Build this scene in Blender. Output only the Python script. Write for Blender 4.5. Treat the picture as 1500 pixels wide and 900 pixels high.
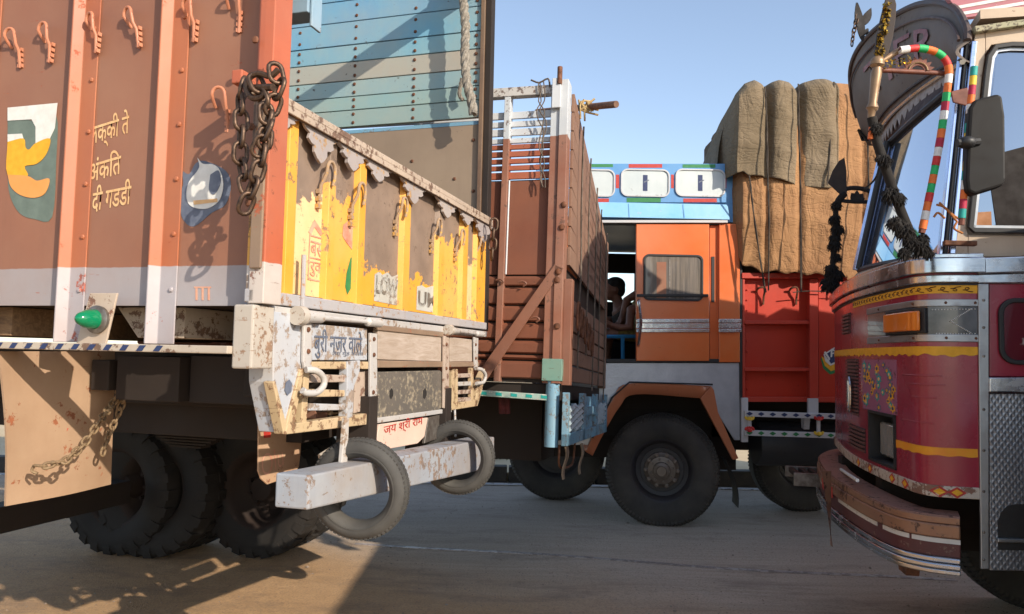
import bpy, bmesh, math, random
from mathutils import Vector, Matrix, Euler
random.seed(7)
PI = math.pi
S = bpy.context.scene
COL = S.collection
for o in list(bpy.data.objects): bpy.data.objects.remove(o)

# ------------------------------------------------------------------ camera
FPX = 1075.0                       # focal length in pixels of the 1500 px wide photograph
CAMH = 1.45
up_cam = Vector((0.020, 1.0, -69.0 / FPX)).normalized()      # world up seen from the camera
fw = (Vector((0, 0, -1)) - up_cam * up_cam.dot(Vector((0, 0, -1)))).normalized()
rt = fw.cross(up_cam)
RC = Matrix((rt, fw, up_cam))      # camera space -> world space
cam = bpy.data.cameras.new("camera"); camo = bpy.data.objects.new("camera", cam); COL.objects.link(camo)
cam.sensor_width = 36; cam.lens = 36 * FPX / 1500; cam.clip_start = 0.05; cam.clip_end = 3000
camo.matrix_world = Matrix.Translation((0, 0, CAMH)) @ RC.to_4x4()
S.camera = camo
# ------------------------------------------------------------------ sky and sun
SUN = Vector((.60,-.64,.42)).normalized()              # towards the sun
el = math.asin(SUN.z); az = math.atan2(SUN.x, SUN.y)
w = bpy.data.worlds.new("World"); S.world = w; w.use_nodes = True
nt = w.node_tree; bg = nt.nodes['Background']
sky = nt.nodes.new('ShaderNodeTexSky'); sky.sky_type = 'NISHITA'; sky.sun_disc = False
sky.sun_elevation = el; sky.sun_rotation = az; sky.air_density = 1.0; sky.dust_density = 0.8; sky.ozone_density = 1.6
sky.altitude = 200
hs = nt.nodes.new('ShaderNodeHueSaturation'); hs.inputs['Saturation'].default_value = 0.84      # a milky, dusty sky
nt.links.new(sky.outputs[0], hs.inputs['Color']); nt.links.new(hs.outputs[0], bg.inputs[0]); bg.inputs[1].default_value = 0.126
ld = bpy.data.lights.new("sun", 'SUN'); ld.energy = 3.0; ld.angle = math.radians(0.55); ld.color = (1.0, 0.89, 0.74)
lo = bpy.data.objects.new("sun", ld); COL.objects.link(lo)
lo.rotation_euler = (-SUN).to_track_quat('-Z', 'Y').to_euler(); lo.location = (5, -5, 8)
S.view_settings.view_transform = 'Standard'; S.view_settings.look = 'None'
S.view_settings.exposure = 1.0; S.view_settings.gamma = 1.0
S.render.engine = 'CYCLES'; S.cycles.use_denoising = True; S.cycles.max_bounces = 6

# ------------------------------------------------------------------ frames
def ray(px, py): return RC @ Vector((px - 750.0, 450.0 - py, -FPX))     # world direction
def pt(px, py, d): return Vector((0, 0, CAMH)) + ray(px, py) * (d / FPX)
class Frame:
    """orthonormal frame of one vehicle; x to the right of the picture, y away, z up"""
    def __init__(s, px, py, d, vps=None, vpw=None):
        if vpw:
            ey = ray(*vpw).normalized(); ex = -ray(*vps).normalized()
            ex = (ex - ey * ex.dot(ey)).normalized(); ez = ex.cross(ey)
        else: ex, ey, ez = Vector((1, 0, 0)), Vector((0, 1, 0)), Vector((0, 0, 1))
        s.R = Matrix((ex, ey, ez)).transposed(); s.Ri = s.R.transposed()
        O = pt(px, py, d); s.O = O - ez * (O.z / ez.z); s.C = s.Ri @ (Vector((0, 0, CAMH)) - s.O)
        s.root = None
    def ray(s, px, py): return s.Ri @ ray(px, py)
    def hit(s, ax, val, px, py):
        r = s.ray(px, py); t = (val - s.C[ax]) / r[ax]; return s.C + r * t
    def s_(s, px, py, y=0.0): p = s.hit(1, y, px, py); return (p.x, p.z)
    def t_(s, px, py, x=0.0): p = s.hit(0, x, px, py); return (p.y, p.z)
    def g_(s, px, py, z=0.0): p = s.hit(2, z, px, py); return (p.x, p.y)
    def loc(s, px, py, d): return s.Ri @ (pt(px, py, d) - s.O)

# ------------------------------------------------------------------ objects
def thing(name, label, cat, F=None, loc=(0, 0, 0), group=None):
    o = bpy.data.objects.new(name, None); COL.objects.link(o); o.empty_display_size = 0.2
    if F:
        o.matrix_world = Matrix.Translation(F.O + F.R @ Vector(loc)) @ F.R.to_4x4()
    else: o.location = loc
    o['label'] = label; o['category'] = cat
    if group: o['group'] = group
    return o
def tag(o, label=None, cat=None, group=None, kind=None):
    if label: o['label'] = label
    if cat: o['category'] = cat
    if group: o['group'] = group
    if kind: o['kind'] = kind
    return o
class MB:
    def __init__(s): s.v = []; s.f = []; s.m = []
    def add(s, vs, fs, mi=0):
        n = len(s.v); s.v += [tuple(v) for v in vs]; s.f += [tuple(i + n for i in f) for f in fs]; s.m += [mi] * len(fs); return s
    def hexa(s, p, mi=0):       # 8 points: bottom 4 ccw, top 4
        return s.add(p, [(3, 2, 1, 0), (4, 5, 6, 7), (0, 1, 5, 4), (1, 2, 6, 5), (2, 3, 7, 6), (3, 0, 4, 7)], mi)
    def box(s, x0, x1, y0, y1, z0, z1, mi=0):
        if x0 > x1: x0, x1 = x1, x0
        if y0 > y1: y0, y1 = y1, y0
        if z0 > z1: z0, z1 = z1, z0
        return s.hexa([(x0, y0, z0), (x1, y0, z0), (x1, y1, z0), (x0, y1, z0), (x0, y0, z1), (x1, y0, z1), (x1, y1, z1), (x0, y1, z1)], mi)
    def prism(s, pts, f0, f1, mi=0):     # pts 2-D outline, f0/f1 map (u,v)->3-D on the two sides
        n = len(pts); a = [f0(*p) for p in pts]; b = [f1(*p) for p in pts]
        return s.add(a + b, [tuple(range(n)), tuple(range(2 * n - 1, n - 1, -1))] + [(i, i + n, (i + 1) % n + n, (i + 1) % n) for i in range(n)], mi)
    def ps(s, pts, y0, y1, mi=0): return s.prism(pts, lambda u, v: (u, y0, v), lambda u, v: (u, y1, v), mi)
    def pT(s, pts, x0, x1, mi=0): return s.prism(pts, lambda u, v: (x0, u, v), lambda u, v: (x1, u, v), mi)
    def pz(s, pts, z0, z1, mi=0): return s.prism(pts, lambda u, v: (u, v, z0), lambda u, v: (u, v, z1), mi)
    def tube(s, P, r, n=8, mi=0, closed=False):
        P = [Vector(p) for p in P]; m = len(P); R = r if isinstance(r, (list, tuple)) else [r] * m
        rings = []; prev = None
        for i in range(m):
            if closed: t = (P[(i + 1) % m] - P[i - 1])
            else: t = (P[min(i + 1, m - 1)] - P[max(i - 1, 0)])
            t = t.normalized() if t.length > 1e-9 else Vector((0, 0, 1))
            if prev is None:
                a = Vector((0, 0, 1)) if abs(t.z) < .9 else Vector((1, 0, 0)); u = t.cross(a).normalized()
            else: u = (prev - t * prev.dot(t)); u = u.normalized() if u.length > 1e-6 else t.orthogonal().normalized()
            prev = u; v = t.cross(u)
            rings.append([P[i] + (u * math.cos(2 * PI * k / n) + v * math.sin(2 * PI * k / n)) * R[i] for k in range(n)])
        vs = [q for r_ in rings for q in r_]; fs = []
        for i in range(m if closed else m - 1):
            j = (i + 1) % m
            for k in range(n): fs.append((i * n + k, i * n + (k + 1) % n, j * n + (k + 1) % n, j * n + k))
        if not closed: fs += [tuple(range(n - 1, -1, -1)), tuple(range((m - 1) * n, m * n))]
        return s.add(vs, fs, mi)
    def lathe(s, prof, axis, c, n=48, mi=0, closed=True):   # prof [(a,r)] along axis
        c = Vector(c); e = Vector((0, 0, 0)); e[axis] = 1
        u = Vector((0, 0, 0)); u[(axis + 1) % 3] = 1; v = Vector((0, 0, 0)); v[(axis + 2) % 3] = 1
        vs = []; m = len(prof)
        for k in range(n):
            th = 2 * PI * k / n; d = u * math.cos(th) + v * math.sin(th)
            vs += [c + e * a + d * r for a, r in prof]
        fs = []
        for k in range(n):
            k2 = (k + 1) % n
            for i in range(m if closed else m - 1):
                j = (i + 1) % m; fs.append((k * m + i, k * m + j, k2 * m + j, k2 * m + i))
        return s.add(vs, fs, mi)
    def ball(s, c, r, n=8, mi=0, sc=(1, 1, 1)):
        c = Vector(c); vs = []; fs = []; h = n // 2
        for i in range(h + 1):
            ph = PI * i / h
            for k in range(n):
                th = 2 * PI * k / n
                vs.append(c + Vector((math.sin(ph) * math.cos(th) * r * sc[0], math.sin(ph) * math.sin(th) * r * sc[1], math.cos(ph) * r * sc[2])))
        for i in range(h):
            for k in range(n): fs.append((i * n + k, (i + 1) * n + k, (i + 1) * n + (k + 1) % n, i * n + (k + 1) % n))
        return s.add(vs, fs, mi)
    def grid(s, fn, nu, nv, mi=0, thick=None):
        vs = [fn(i / nu, j / nv) for j in range(nv + 1) for i in range(nu + 1)]
        fs = [(j * (nu + 1) + i, j * (nu + 1) + i + 1, (j + 1) * (nu + 1) + i + 1, (j + 1) * (nu + 1) + i) for j in range(nv) for i in range(nu)]
        if thick:
            t = Vector(thick); n = len(vs); vs = vs + [Vector(v) + t for v in vs]
            fs2 = [tuple(reversed([i + n for i in f])) for f in fs]; w_ = nu + 1
            edge = [(i, i + 1) for i in range(nu)] + [(nv * w_ + i + 1, nv * w_ + i) for i in range(nu)] + \
                   [((j + 1) * w_, j * w_) for j in range(nv)] + [(j * w_ + nu, (j + 1) * w_ + nu) for j in range(nv)]
            fs = fs + fs2 + [(b, a, a + n, b + n) for a, b in edge]
        return s.add(vs, fs, mi)
    def mesh(s, name, mats):
        me = bpy.data.meshes.new(name); me.from_pydata([tuple(v) for v in s.v], [], s.f)
        for m in (mats if isinstance(mats, (list, tuple)) else [mats]): me.materials.append(m)
        me.polygons.foreach_set('material_index', s.m); me.validate(); me.update()
        bm = bmesh.new(); bm.from_mesh(me); bmesh.ops.recalc_face_normals(bm, faces=bm.faces); bm.to_mesh(me); bm.free()
        return me
    def build(s, name, mats, parent=None, smooth=False, bev=0.0, loc=None):
        me = s.mesh(name, mats); return place(name, me, parent, smooth, bev, loc)
def place(name, me, parent=None, smooth=False, bev=0.0, loc=None, rot=None):
    o = bpy.data.objects.new(name, me); COL.objects.link(o)
    if parent: o.parent = parent
    if loc is not None: o.location = loc
    if rot is not None: o.rotation_euler = rot
    if smooth:
        me.polygons.foreach_set('use_smooth', [True] * len(me.polygons))
        try: me.set_sharp_from_angle(angle=math.radians(38))
        except Exception: pass
    if bev:
        m = o.modifiers.new('bevel', 'BEVEL'); m.width = bev; m.segments = 2; m.limit_method = 'ANGLE'; m.angle_limit = math.radians(40)
        m.harden_normals = False
    return o
def box(name, mat, parent, x0, x1, y0, y1, z0, z1, bev=0.003): return MB().box(x0, x1, y0, y1, z0, z1).build(name, mat, parent, bev=bev)
def rrect(u0, u1, v0, v1, r, n=5):
    P = []
    for cx, cy, a0 in ((u1 - r, v1 - r, 0), (u0 + r, v1 - r, 90), (u0 + r, v0 + r, 180), (u1 - r, v0 + r, 270)):
        for k in range(n + 1):
            a = math.radians(a0 + 90 * k / n); P.append((cx + r * math.cos(a), cy + r * math.sin(a)))
    return P
def ring(mb, po, pi_, f0, f1, mi=0):      # band between outline po and inner outline pi_, same count
    n = len(po)
    a = [f0(*p) for p in po]; b = [f0(*p) for p in pi_]; c = [f1(*p) for p in po]; d = [f1(*p) for p in pi_]
    fs = []
    for i in range(n):
        j = (i + 1) % n
        fs += [(i, j, n + j, n + i), (2 * n + j, 2 * n + i, 3 * n + i, 3 * n + j), (j, i, 2 * n + i, 2 * n + j), (n + i, n + j, 3 * n + j, 3 * n + i)]
    return mb.add(a + b + c + d, fs, mi)
def catmull(P, n=6):
    P = [Vector(p) for p in P]; Q = [P[0] * 2 - P[1]] + P + [P[-1] * 2 - P[-2]]; out = []
    for i in range(1, len(Q) - 2):
        for k in range(n):
            t = k / n; a, b, c, d = Q[i - 1], Q[i], Q[i + 1], Q[i + 2]
            out.append(0.5 * ((2 * b) + (c - a) * t + (2 * a - 5 * b + 4 * c - d) * t * t + (3 * b - a - 3 * c + d) * t ** 3))
    out.append(P[-1]); return out
TEXTC = {}
def text(name, body, mat, parent, plane, u, v, h, off, wid=None, shear=0.0, rot=0.0, thick=0.0006, fat=0.0, label=None):
    """flat painted letters; (u,v) lower left on the plane, h height of the line, plane 's' faces -y, 't' faces +x"""
    cu = bpy.data.curves.new(name, 'FONT'); cu.body = body; cu.size = 1; cu.shear = shear; cu.extrude = 0; cu.offset = fat
    cu.resolution_u = 3
    to = bpy.data.objects.new(name + '_tmp', cu); COL.objects.link(to)
    dg = bpy.context.evaluated_depsgraph_get(); me = bpy.data.meshes.new_from_object(to.evaluated_get(dg))
    bpy.data.objects.remove(to)
    xs = [q.co.x for q in me.vertices]; ys = [q.co.y for q in me.vertices]
    x0, x1, y0, y1 = min(xs), max(xs), min(ys), max(ys); sy = h / (y1 - y0); sx = (wid / (x1 - x0)) if wid else sy
    ca, sa = math.cos(rot), math.sin(rot)
    for q in me.vertices:
        a = (q.co.x - x0) * sx; b = (q.co.y - y0) * sy; a, b = a * ca - b * sa, a * sa + b * ca
        q.co = (u + a, off, v + b) if plane == 's' else (off, u + a, v + b)
    me.materials.append(mat); o = bpy.data.objects.new(name, me); COL.objects.link(o); o.parent = parent
    if label: o['label'] = label
    return o
def decal(name, mat, parent, plane, pts, off, label=None):
    f = (lambda u, v: (u, off, v)) if plane == 's' else (lambda u, v: (off, u, v))
    d = 0.0008 * (1 if plane == 's' else -1)
    g = (lambda u, v: (u, off + d, v)) if plane == 's' else (lambda u, v: (off + d, u, v))
    o = MB().prism(pts, f, g).build(name, mat, parent)
    if label: o['label'] = label
    return o
LINKM = {}
def link_mesh(L, r, mat):
    k = (round(L, 4), round(r, 4), mat.name)
    if k not in LINKM:
        P = []; w_ = L * .30; h_ = L * .5 - w_
        for i in range(7): a = PI * i / 6; P.append((math.cos(a) * w_, 0, h_ + math.sin(a) * w_))
        for i in range(7): a = PI + PI * i / 6; P.append((math.cos(a) * w_, 0, -h_ + math.sin(a) * w_))
        me = MB().tube(P, r, 6, closed=True).mesh('link', mat); me.polygons.foreach_set('use_smooth', [True] * len(me.polygons)); LINKM[k] = me
    return LINKM[k]
def chain(parent, P, L, r, mat, name='chain', jit=.25, label=None):
    """links threaded along a polyline in the thing's space; the chain is a part, its links sub-parts"""
    P = [Vector(p) for p in P]; seg = [0]
    for a, b in zip(P, P[1:]): seg.append(seg[-1] + (b - a).length)
    step = L - 2.1 * r; n = max(2, int(seg[-1] / step)); me = link_mesh(L, r, mat); first = None
    for i in range(n):
        s_ = (i + .5) * step; k = max(j for j in range(len(seg)) if seg[j] <= s_ or j == 0); k = min(k, len(P) - 2)
        d = (P[k + 1] - P[k]); p = P[k] + d.normalized() * (s_ - seg[k])
        q = d.to_track_quat('Z', 'Y') @ Euler((0, 0, (i % 2) * PI / 2 + random.uniform(-jit, jit) + .6)).to_quaternion()
        o = bpy.data.objects.new(name if first is None else 'link', me); COL.objects.link(o)
        if first is None:
            o.parent = parent; o.location = p; o.rotation_mode = 'QUATERNION'; o.rotation_quaternion = q; first = (o, p, q)
            if label: o['label'] = label
        else:
            o.parent = first[0]; M = (Matrix.Translation(first[1]) @ first[2].to_matrix().to_4x4()).inverted() @ (Matrix.Translation(p) @ q.to_matrix().to_4x4())
            o.matrix_local = M
    return first[0]
def rope(P, r, mb=None, sub=6, n=8, twist=3):
    mb = mb or MB(); Q = catmull(P, sub) if len(P) > 2 else [Vector(P[0]).lerp(Vector(P[1]), k / 12) for k in range(13)]
    for ph in range(twist):
        L = 0; T = []
        for i, q in enumerate(Q):
            if i: L += (q - Q[i - 1]).length
            t = (Q[min(i + 1, len(Q) - 1)] - Q[max(i - 1, 0)]).normalized(); u = t.orthogonal().normalized(); v = t.cross(u)
            a = L / (r * 7) * 2 * PI + ph * 2 * PI / twist; T.append(q + (u * math.cos(a) + v * math.sin(a)) * r * .5)
        mb.tube(T, r * .62, n)
    return mb
# ------------------------------------------------------------------ materials
def lin(c):
    if isinstance(c, str): c = tuple(int(c[i:i + 2], 16) / 255 for i in (0, 2, 4))
    return tuple((x / 12.92 if x <= .04045 else ((x + .055) / 1.055) ** 2.4) for x in c) + (1,)
class NT:
    def __init__(s, name):
        s.m = bpy.data.materials.new(name); s.m.use_nodes = True; s.t = s.m.node_tree; s.b = s.t.nodes['Principled BSDF']; s.co = s.t.nodes.new('ShaderNodeTexCoord')
    def n(s, t, **k):
        q = s.t.nodes.new(t)
        for a, b in k.items(): setattr(q, a, b)
        return q
    def l(s, a, b): s.t.links.new(a, b)
    def mapped(s, sc=(1, 1, 1), rot=(0, 0, 0), loc=(0, 0, 0)):
        q = s.n('ShaderNodeMapping'); q.inputs['Scale'].default_value = sc; q.inputs['Rotation'].default_value = rot; q.inputs['Location'].default_value = loc
        s.l(s.co.outputs['Object'], q.inputs[0]); return q.outputs[0]
    def noise(s, scale, detail=6, rough=.6, vec=None, dist=0.0):
        q = s.n('ShaderNodeTexNoise'); q.inputs['Scale'].default_value = scale; q.inputs['Detail'].default_value = detail
        q.inputs['Roughness'].default_value = rough; q.inputs['Distortion'].default_value = dist
        s.l(vec if vec else s.co.outputs['Object'], q.inputs['Vector']); return q.outputs['Fac']
    def ramp(s, f, a, b, lo=0.0, hi=1.0):
        q = s.n('ShaderNodeMapRange'); q.inputs[1].default_value = a; q.inputs[2].default_value = b; q.inputs[3].default_value = lo; q.inputs[4].default_value = hi
        s.l(f, q.inputs[0]); return q.outputs[0]
    def math(s, op, a, b):
        q = s.n('ShaderNodeMath', operation=op)
        for i, x in enumerate((a, b)):
            if isinstance(x, (int, float)): q.inputs[i].default_value = x
            elif x is not None: s.l(x, q.inputs[i])
        return q.outputs[0]
    def mix(s, f, a, b, mode='MIX'):
        q = s.n('ShaderNodeMix', data_type='RGBA', blend_type=mode)
        for i, x in ((0, f), (6, a), (7, b)):
            if isinstance(x, (int, float)): q.inputs[i].default_value = x
            elif isinstance(x, tuple): q.inputs[i].default_value = x
            else: s.l(x, q.inputs[i])
        return q.outputs[2]
    def sep(s):
        q = s.n('ShaderNodeSeparateXYZ'); s.l(s.co.outputs['Object'], q.inputs[0]); return q.outputs
    def bump(s, h, st=.3, d=.01):
        q = s.n('ShaderNodeBump'); q.inputs['Strength'].default_value = st; q.inputs['Distance'].default_value = d; s.l(h, q.inputs['Height']); s.l(q.outputs[0], s.b.inputs['Normal'])
    def done(s, col=None, rough=None, metal=None):
        for k, x in (('Base Color', col), ('Roughness', rough), ('Metallic', metal)):
            if x is None: continue
            if isinstance(x, (int, float)): s.b.inputs[k].default_value = x
            elif isinstance(x, tuple): s.b.inputs[k].default_value = x
            else: s.l(x, s.b.inputs[k])
        return s.m
PC = {}
def paint(name, base, base2=None, chip='4a3326', amt=.08, cs=14, dust='b59a7c', da=.35, rough=.5, metal=0.0, zb=None, zc=None, zc2=None, peel=None, bump=.25, streak=True, coat=0.0, spec=.4):
    """weathered paint: two tones, scratches and chips down to `chip`, a film of dust; optional second paint colour below height zb;
    peel=(z0,z1,colour): paint flaked off increasingly from z0 up to z1"""
    t = NT(name); b = lin(base); b2 = lin(base2) if base2 else tuple(x * .72 for x in b[:3]) + (1,)
    n1 = t.noise(1.7, 8, .65); col = t.mix(t.ramp(n1, .35, .68), b, b2)
    if streak:
        n2 = t.noise(7, 6, .7, t.mapped((3.2, 3.2, .35))); col = t.mix(t.ramp(n2, .5, .78, 0, .55), col, b2)
    if zb is not None:
        z = t.sep()[2]; wob = t.math('ADD', z, t.ramp(t.noise(18, 3), 0, 1, -.004, .004)); m = t.ramp(wob, zb - .0015, zb + .0015, 1, 0)
        c2 = t.mix(t.ramp(n1, .35, .7), lin(zc), lin(zc2 or zc)); col = t.mix(m, col, c2)
    # dust film
    nd = t.noise(2.6, 9, .62, t.mapped((1, 1, 1), loc=(3.1, 7.7, 1.3))); col = t.mix(t.ramp(nd, .32, .75, da * .25, da), col, lin(dust))
    # chips and scratches
    nc = t.noise(cs * 1.6, 10, .74); big = t.noise(cs * .17, 4, .6, t.mapped((1, 1, 1), loc=(9, 2, 5)))
    thr = t.math('ADD', nc, t.math('MULTIPLY', t.math('SUBTRACT', big, .5), .45)); cm = t.ramp(thr, .70 - amt, .73 - amt, 0, .85)
    ns = t.noise(30, 5, .7, t.mapped((.35, .35, 2.8), rot=(0, .7, .5))); sm = t.ramp(ns, .70 - amt * .3, .715 - amt * .3)
    cm = t.math('MAXIMUM', cm, t.math('MULTIPLY', sm, .7)); cc = t.mix(t.ramp(t.noise(40, 3), .35, .65), lin(chip), tuple(x * .55 for x in lin(chip)[:3]) + (1,))
    if peel:
        z = t.sep()[2]; g = t.ramp(z, peel[0], peel[1]); pm = t.ramp(t.math('ADD', t.math('MULTIPLY', g, .9), t.ramp(t.noise(11, 8, .62), .2, .8, -.35, .35)), .47, .5)
        col = t.mix(pm, col, t.mix(t.ramp(t.noise(9, 6), .3, .7), lin(peel[2]), tuple(x * .72 for x in lin(peel[2])[:3]) + (1,)))
    col = t.mix(cm, col, cc)
    r = t.ramp(t.math('ADD', nd, t.math('MULTIPLY', cm, .4)), .2, 1.0, rough * .8, min(1, rough * 1.35))
    h = t.math('ADD', t.math('MULTIPLY', cm, -.6), t.math('ADD', t.math('MULTIPLY', n1, .8), t.math('MULTIPLY', nc, .3))); t.bump(h, bump, .006)
    t.b.inputs['Coat Weight'].default_value = coat; t.b.inputs['Coat Roughness'].default_value = .15; t.b.inputs['Specular IOR Level'].default_value = spec
    return t.done(col, r, metal)
def plain(name, c, rough=.5, metal=0.0, var=.25, scale=20, c2=None, bump=0.0, spec=.5):
    t = NT(name); b = lin(c); n = t.noise(scale, 6, .6)
    col = t.mix(t.ramp(n, .3, .7), b, lin(c2) if c2 else tuple(x * (1 - var) for x in b[:3]) + (1,))
    if bump: t.bump(n, bump, .004)
    t.b.inputs['Specular IOR Level'].default_value = spec
    return t.done(col, t.ramp(n, .3, .7, rough * .85, min(1, rough * 1.2)), metal)
def chrome(name, c='c9ccd0', rough=.16, dirt='8a7460', da=.25):
    t = NT(name); n = t.noise(9, 8, .65); m = t.ramp(n, .5, .75, 0, da)
    s2 = t.noise(60, 4, .6, t.mapped((.3, .3, 3)))
    col = t.mix(m, lin(c), lin(dirt)); t.bump(t.noise(5, 3), .25, .01)
    return t.done(col, t.math('ADD', t.ramp(m, 0, 1, rough, .8), t.ramp(s2, .3, .8, 0, .12)), t.ramp(m, 0, .5, 1, .2))
def wood(name, c, c2, sc=(1, 1, 1)):
    t = NT(name); g = t.noise(14, 8, .7, t.mapped(sc), dist=1.5); n1 = t.noise(2, 4)
    col = t.mix(t.ramp(g, .35, .65), lin(c), lin(c2)); col = t.mix(t.ramp(n1, .4, .7, 0, .4), col, lin('8d7c6c'))
    t.bump(g, .4, .004); return t.done(col, .8)
def rubber(name, c='23211f', c2='3a342e', dust='6a5646', da=.35, bump=.3):
    t = NT(name); n = t.noise(8, 8, .65); col = t.mix(t.ramp(n, .3, .7), lin(c), lin(c2)); d = t.noise(3.3, 7, .6)
    col = t.mix(t.ramp(d, .35, .75, 0, da), col, lin(dust)); t.bump(n, bump, .004); return t.done(col, .78)
M = {}
M['road'] = None
def road_mat():
    t = NT('dusty_asphalt'); base = t.noise(.55, 7, .6); fine = t.noise(75, 8, .75); mid = t.noise(9, 7, .7)
    st = t.noise(1.3, 7, .62, t.mapped((.22, 2.6, 1))); st2 = t.noise(5, 6, .6, t.mapped((.12, 2.2, 1)))
    col = t.mix(t.ramp(st, .3, .7), lin('bba894'), lin('d2bfab')); col = t.mix(t.ramp(st2, .42, .7, 0, .55), col, lin('9e8a74'))
    col = t.mix(t.ramp(base, .4, .65, 0, .55), col, lin('bfab98')); g = t.sep()
    y = g[1]; far = t.ramp(y, 5.2, 6.6); col = t.mix(t.math('MULTIPLY', far, .6), col, lin('a0968a'))
    x = g[0]; shoulder = t.math('MULTIPLY', .9, t.ramp(t.math('ADD', t.math('MULTIPLY', x, -.4), t.math('ADD', t.math('MULTIPLY', y, -.7), t.ramp(base, 0, 1, 0, 1.4))), -3.1, -2.2))
    col = t.mix(shoulder, col, t.mix(t.ramp(mid, .3, .7), lin('cba274'), lin('ba9164')))
    col = t.mix(t.ramp(fine, .48, .74, 0, .7), col, lin('62564e')); col = t.mix(t.ramp(t.noise(160, 3), .66, .72, 0, .6), col, lin('c0ab90'))
    col = t.mix(t.ramp(t.noise(2.3, 9, .7, t.mapped((.6, 1.6, 1), loc=(4, 4, 4))), .52, .72, 0, .55), col, lin('6f5f53')); col = t.mix(t.ramp(t.noise(4.5, 7, .75), .62, .7, 0, .35), col, lin('4a413b'))
    h = t.math('ADD', t.math('MULTIPLY', fine, 1.1), t.math('ADD', mid, t.math('MULTIPLY', st, 1.2))); t.bump(h, .8, .016)
    return t.done(col, .86)
M['road'] = road_mat()
M['sand'] = plain('pale_dust', 'c9b492', .9, c2='b39c78', scale=.6)
M['kerb'] = plain('black_kerb_paint', '2b2826', .85, c2='4a433c', scale=9)
M['line'] = paint('road_marking_paint', 'cfd2d6', 'b0b2b4', chip='6a5c50', amt=.12, cs=9)
M['leaf'] = plain('shrub_green', '5c6b34', .7, c2='3d4a22')
M['twig'] = plain('twig_brown', '5a4836', .8)
# truck with orange-brown sides
M['rubber'] = rubber('tyre_rubber', '161413', '211e1c', '40362e', .2); M['rubber3'] = rubber('dusty_road_tyre', '262423', '35322f', '5f574f', .5); M['rubber2'] = rubber('sunlit_dusty_tyre', '2b2a29', '3c3b39', '6c6862', .45)  # tyre_rubber darkened for the deep shade under trucks; sunlit copy kept lighter
M['dark'] = paint('grimy_chassis', '241d1a', '181412', chip='3c3026', amt=.03, dust='4a3a2e', da=.25, rough=.8)
M['chain'] = plain('rusty_chain_steel', '6b5443', .5, .65, c2='3c2f28', scale=60, bump=.3)
M['chain2'] = plain('dusty_chain_steel', '967f60', .75, .2, c2='66503a', scale=60, bump=.3)
M['steel'] = plain('worn_steel', '8c8680', .5, .7, c2='5e544c', scale=25, bump=.15)
M['rust'] = plain('rusty_iron', '7a4d34', .8, .2, c2='4b3226', scale=30, bump=.3)
M['glass'] = NT('g').m
def flat(name, c, rough=.6, c2=None, sc=40): return plain(name, c, rough, c2=c2, var=.18, scale=sc)
M['cream_l'] = flat('faded_cream_lettering', 'd8b483', c2='c89a68', sc=25)
M['white_l'] = flat('white_sign_paint', 'd9d8d2'); M['navy'] = flat('navy_sign_paint', '27365f'); M['yel_l'] = flat('yellow_sign_paint', 'e3a51f')
M['grn_l'] = flat('green_sign_paint', '2c7a45'); M['red_l'] = flat('red_sign_paint', 'b3352c'); M['blk_l'] = flat('black_sign_paint', '2a2725')
M['fadered'] = flat('faded_red_lettering', 'b8705c', c2='d0a68c', sc=20); M['slate'] = flat('slate_green_sign_paint', '68766c', c2='5a675f', sc=20)
M['org_l'] = flat('orange_sign_paint', 'd98a3c', c2='d99a5c', sc=6); M['greyblue'] = flat('grey_blue_sign_paint', '6b7280', c2='4c5466', sc=20)
M['teal_l'] = flat('teal_tape', '1f9a92'); M['grn_t'] = flat('green_tape', '1fae62'); M['red_t'] = flat('red_tape', 'c9302c'); M['org_t'] = flat('orange_tape', 'e2702a'); M['wht_t'] = flat('white_tape', 'e2e0dc'); M['yel_t'] = flat('yellow_tape', 'e8bf3a'); M['crim_t'] = flat('crimson_tape', 'b02040')
# ------------------------------------------------------------------ the setting
def rz(x, y): return .012 * math.sin(y * 2.1 + .6) * math.sin(x * .5 + 1) + .006 * math.sin(x * 3.1 + y * 2.3)
def ground():
    mb = MB(); n = 150
    def f(u, v):
        x = -9 + 21 * u; y = 1.2 + 7.2 * v
        # camber and ruts
        z = .012 * math.sin(y * 2.1 + .6) * math.sin(x * .5 + 1) + .006 * math.sin(x * 3.1 + y * 2.3)
        edge = min(1, min(u, 1 - u, v, 1 - v) * 12)
        return (x, y, z * edge)
    mb.grid(f, n, 60); o = mb.build('road', M['road'], smooth=True); tag(o, kind='structure')
ground()
m = MB().box(-400, 400, -400, 900, -1.2, -.06); g = m.build('ground', M['sand']); tag(g, kind='structure')
# the rest of the road, 4 mm under the fine sheet
o = MB().box(-120, 120, -6, 8.62, -.05, -.024).build('road_shoulder', M['road']); tag(o, kind='structure')
o = MB().box(-120, 120, 8.62, 260, -.05, .08).build('verge_ground', M['sand']); tag(o, kind='structure')
o = MB().box(-60, 60, 8.22, 8.31, .004, .010).build('road_edge_line', M['line']); tag(o, kind='structure')
fl = []
for a, b in ((520, 797), (640, 803), (760, 810), (900, 820), (1040, 829), (1200, 838), (1400, 850)):
    r_ = ray(a, b); t_q = -CAMH / r_.z; fl.append(Vector((0, 0, CAMH)) + r_ * t_q)
fl = catmull(fl, 6)
o = MB().grid(lambda u, v: (lambda p: (p.x, p.y + (v - .5) * .05, rz(p.x, p.y) + .004))(fl[min(len(fl) - 1, int(u * (len(fl) - 1) + .5))]), len(fl) - 1, 1, thick=(0, 0, -.012)).build('faded_lane_line', paint('faded_lane_paint', 'c4bab2', 'a99c94', chip='96887f', amt=.22, cs=8, dust='9c8d84', da=.8), None); tag(o, kind='structure')
pb = MB(); random.seed(21)
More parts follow.
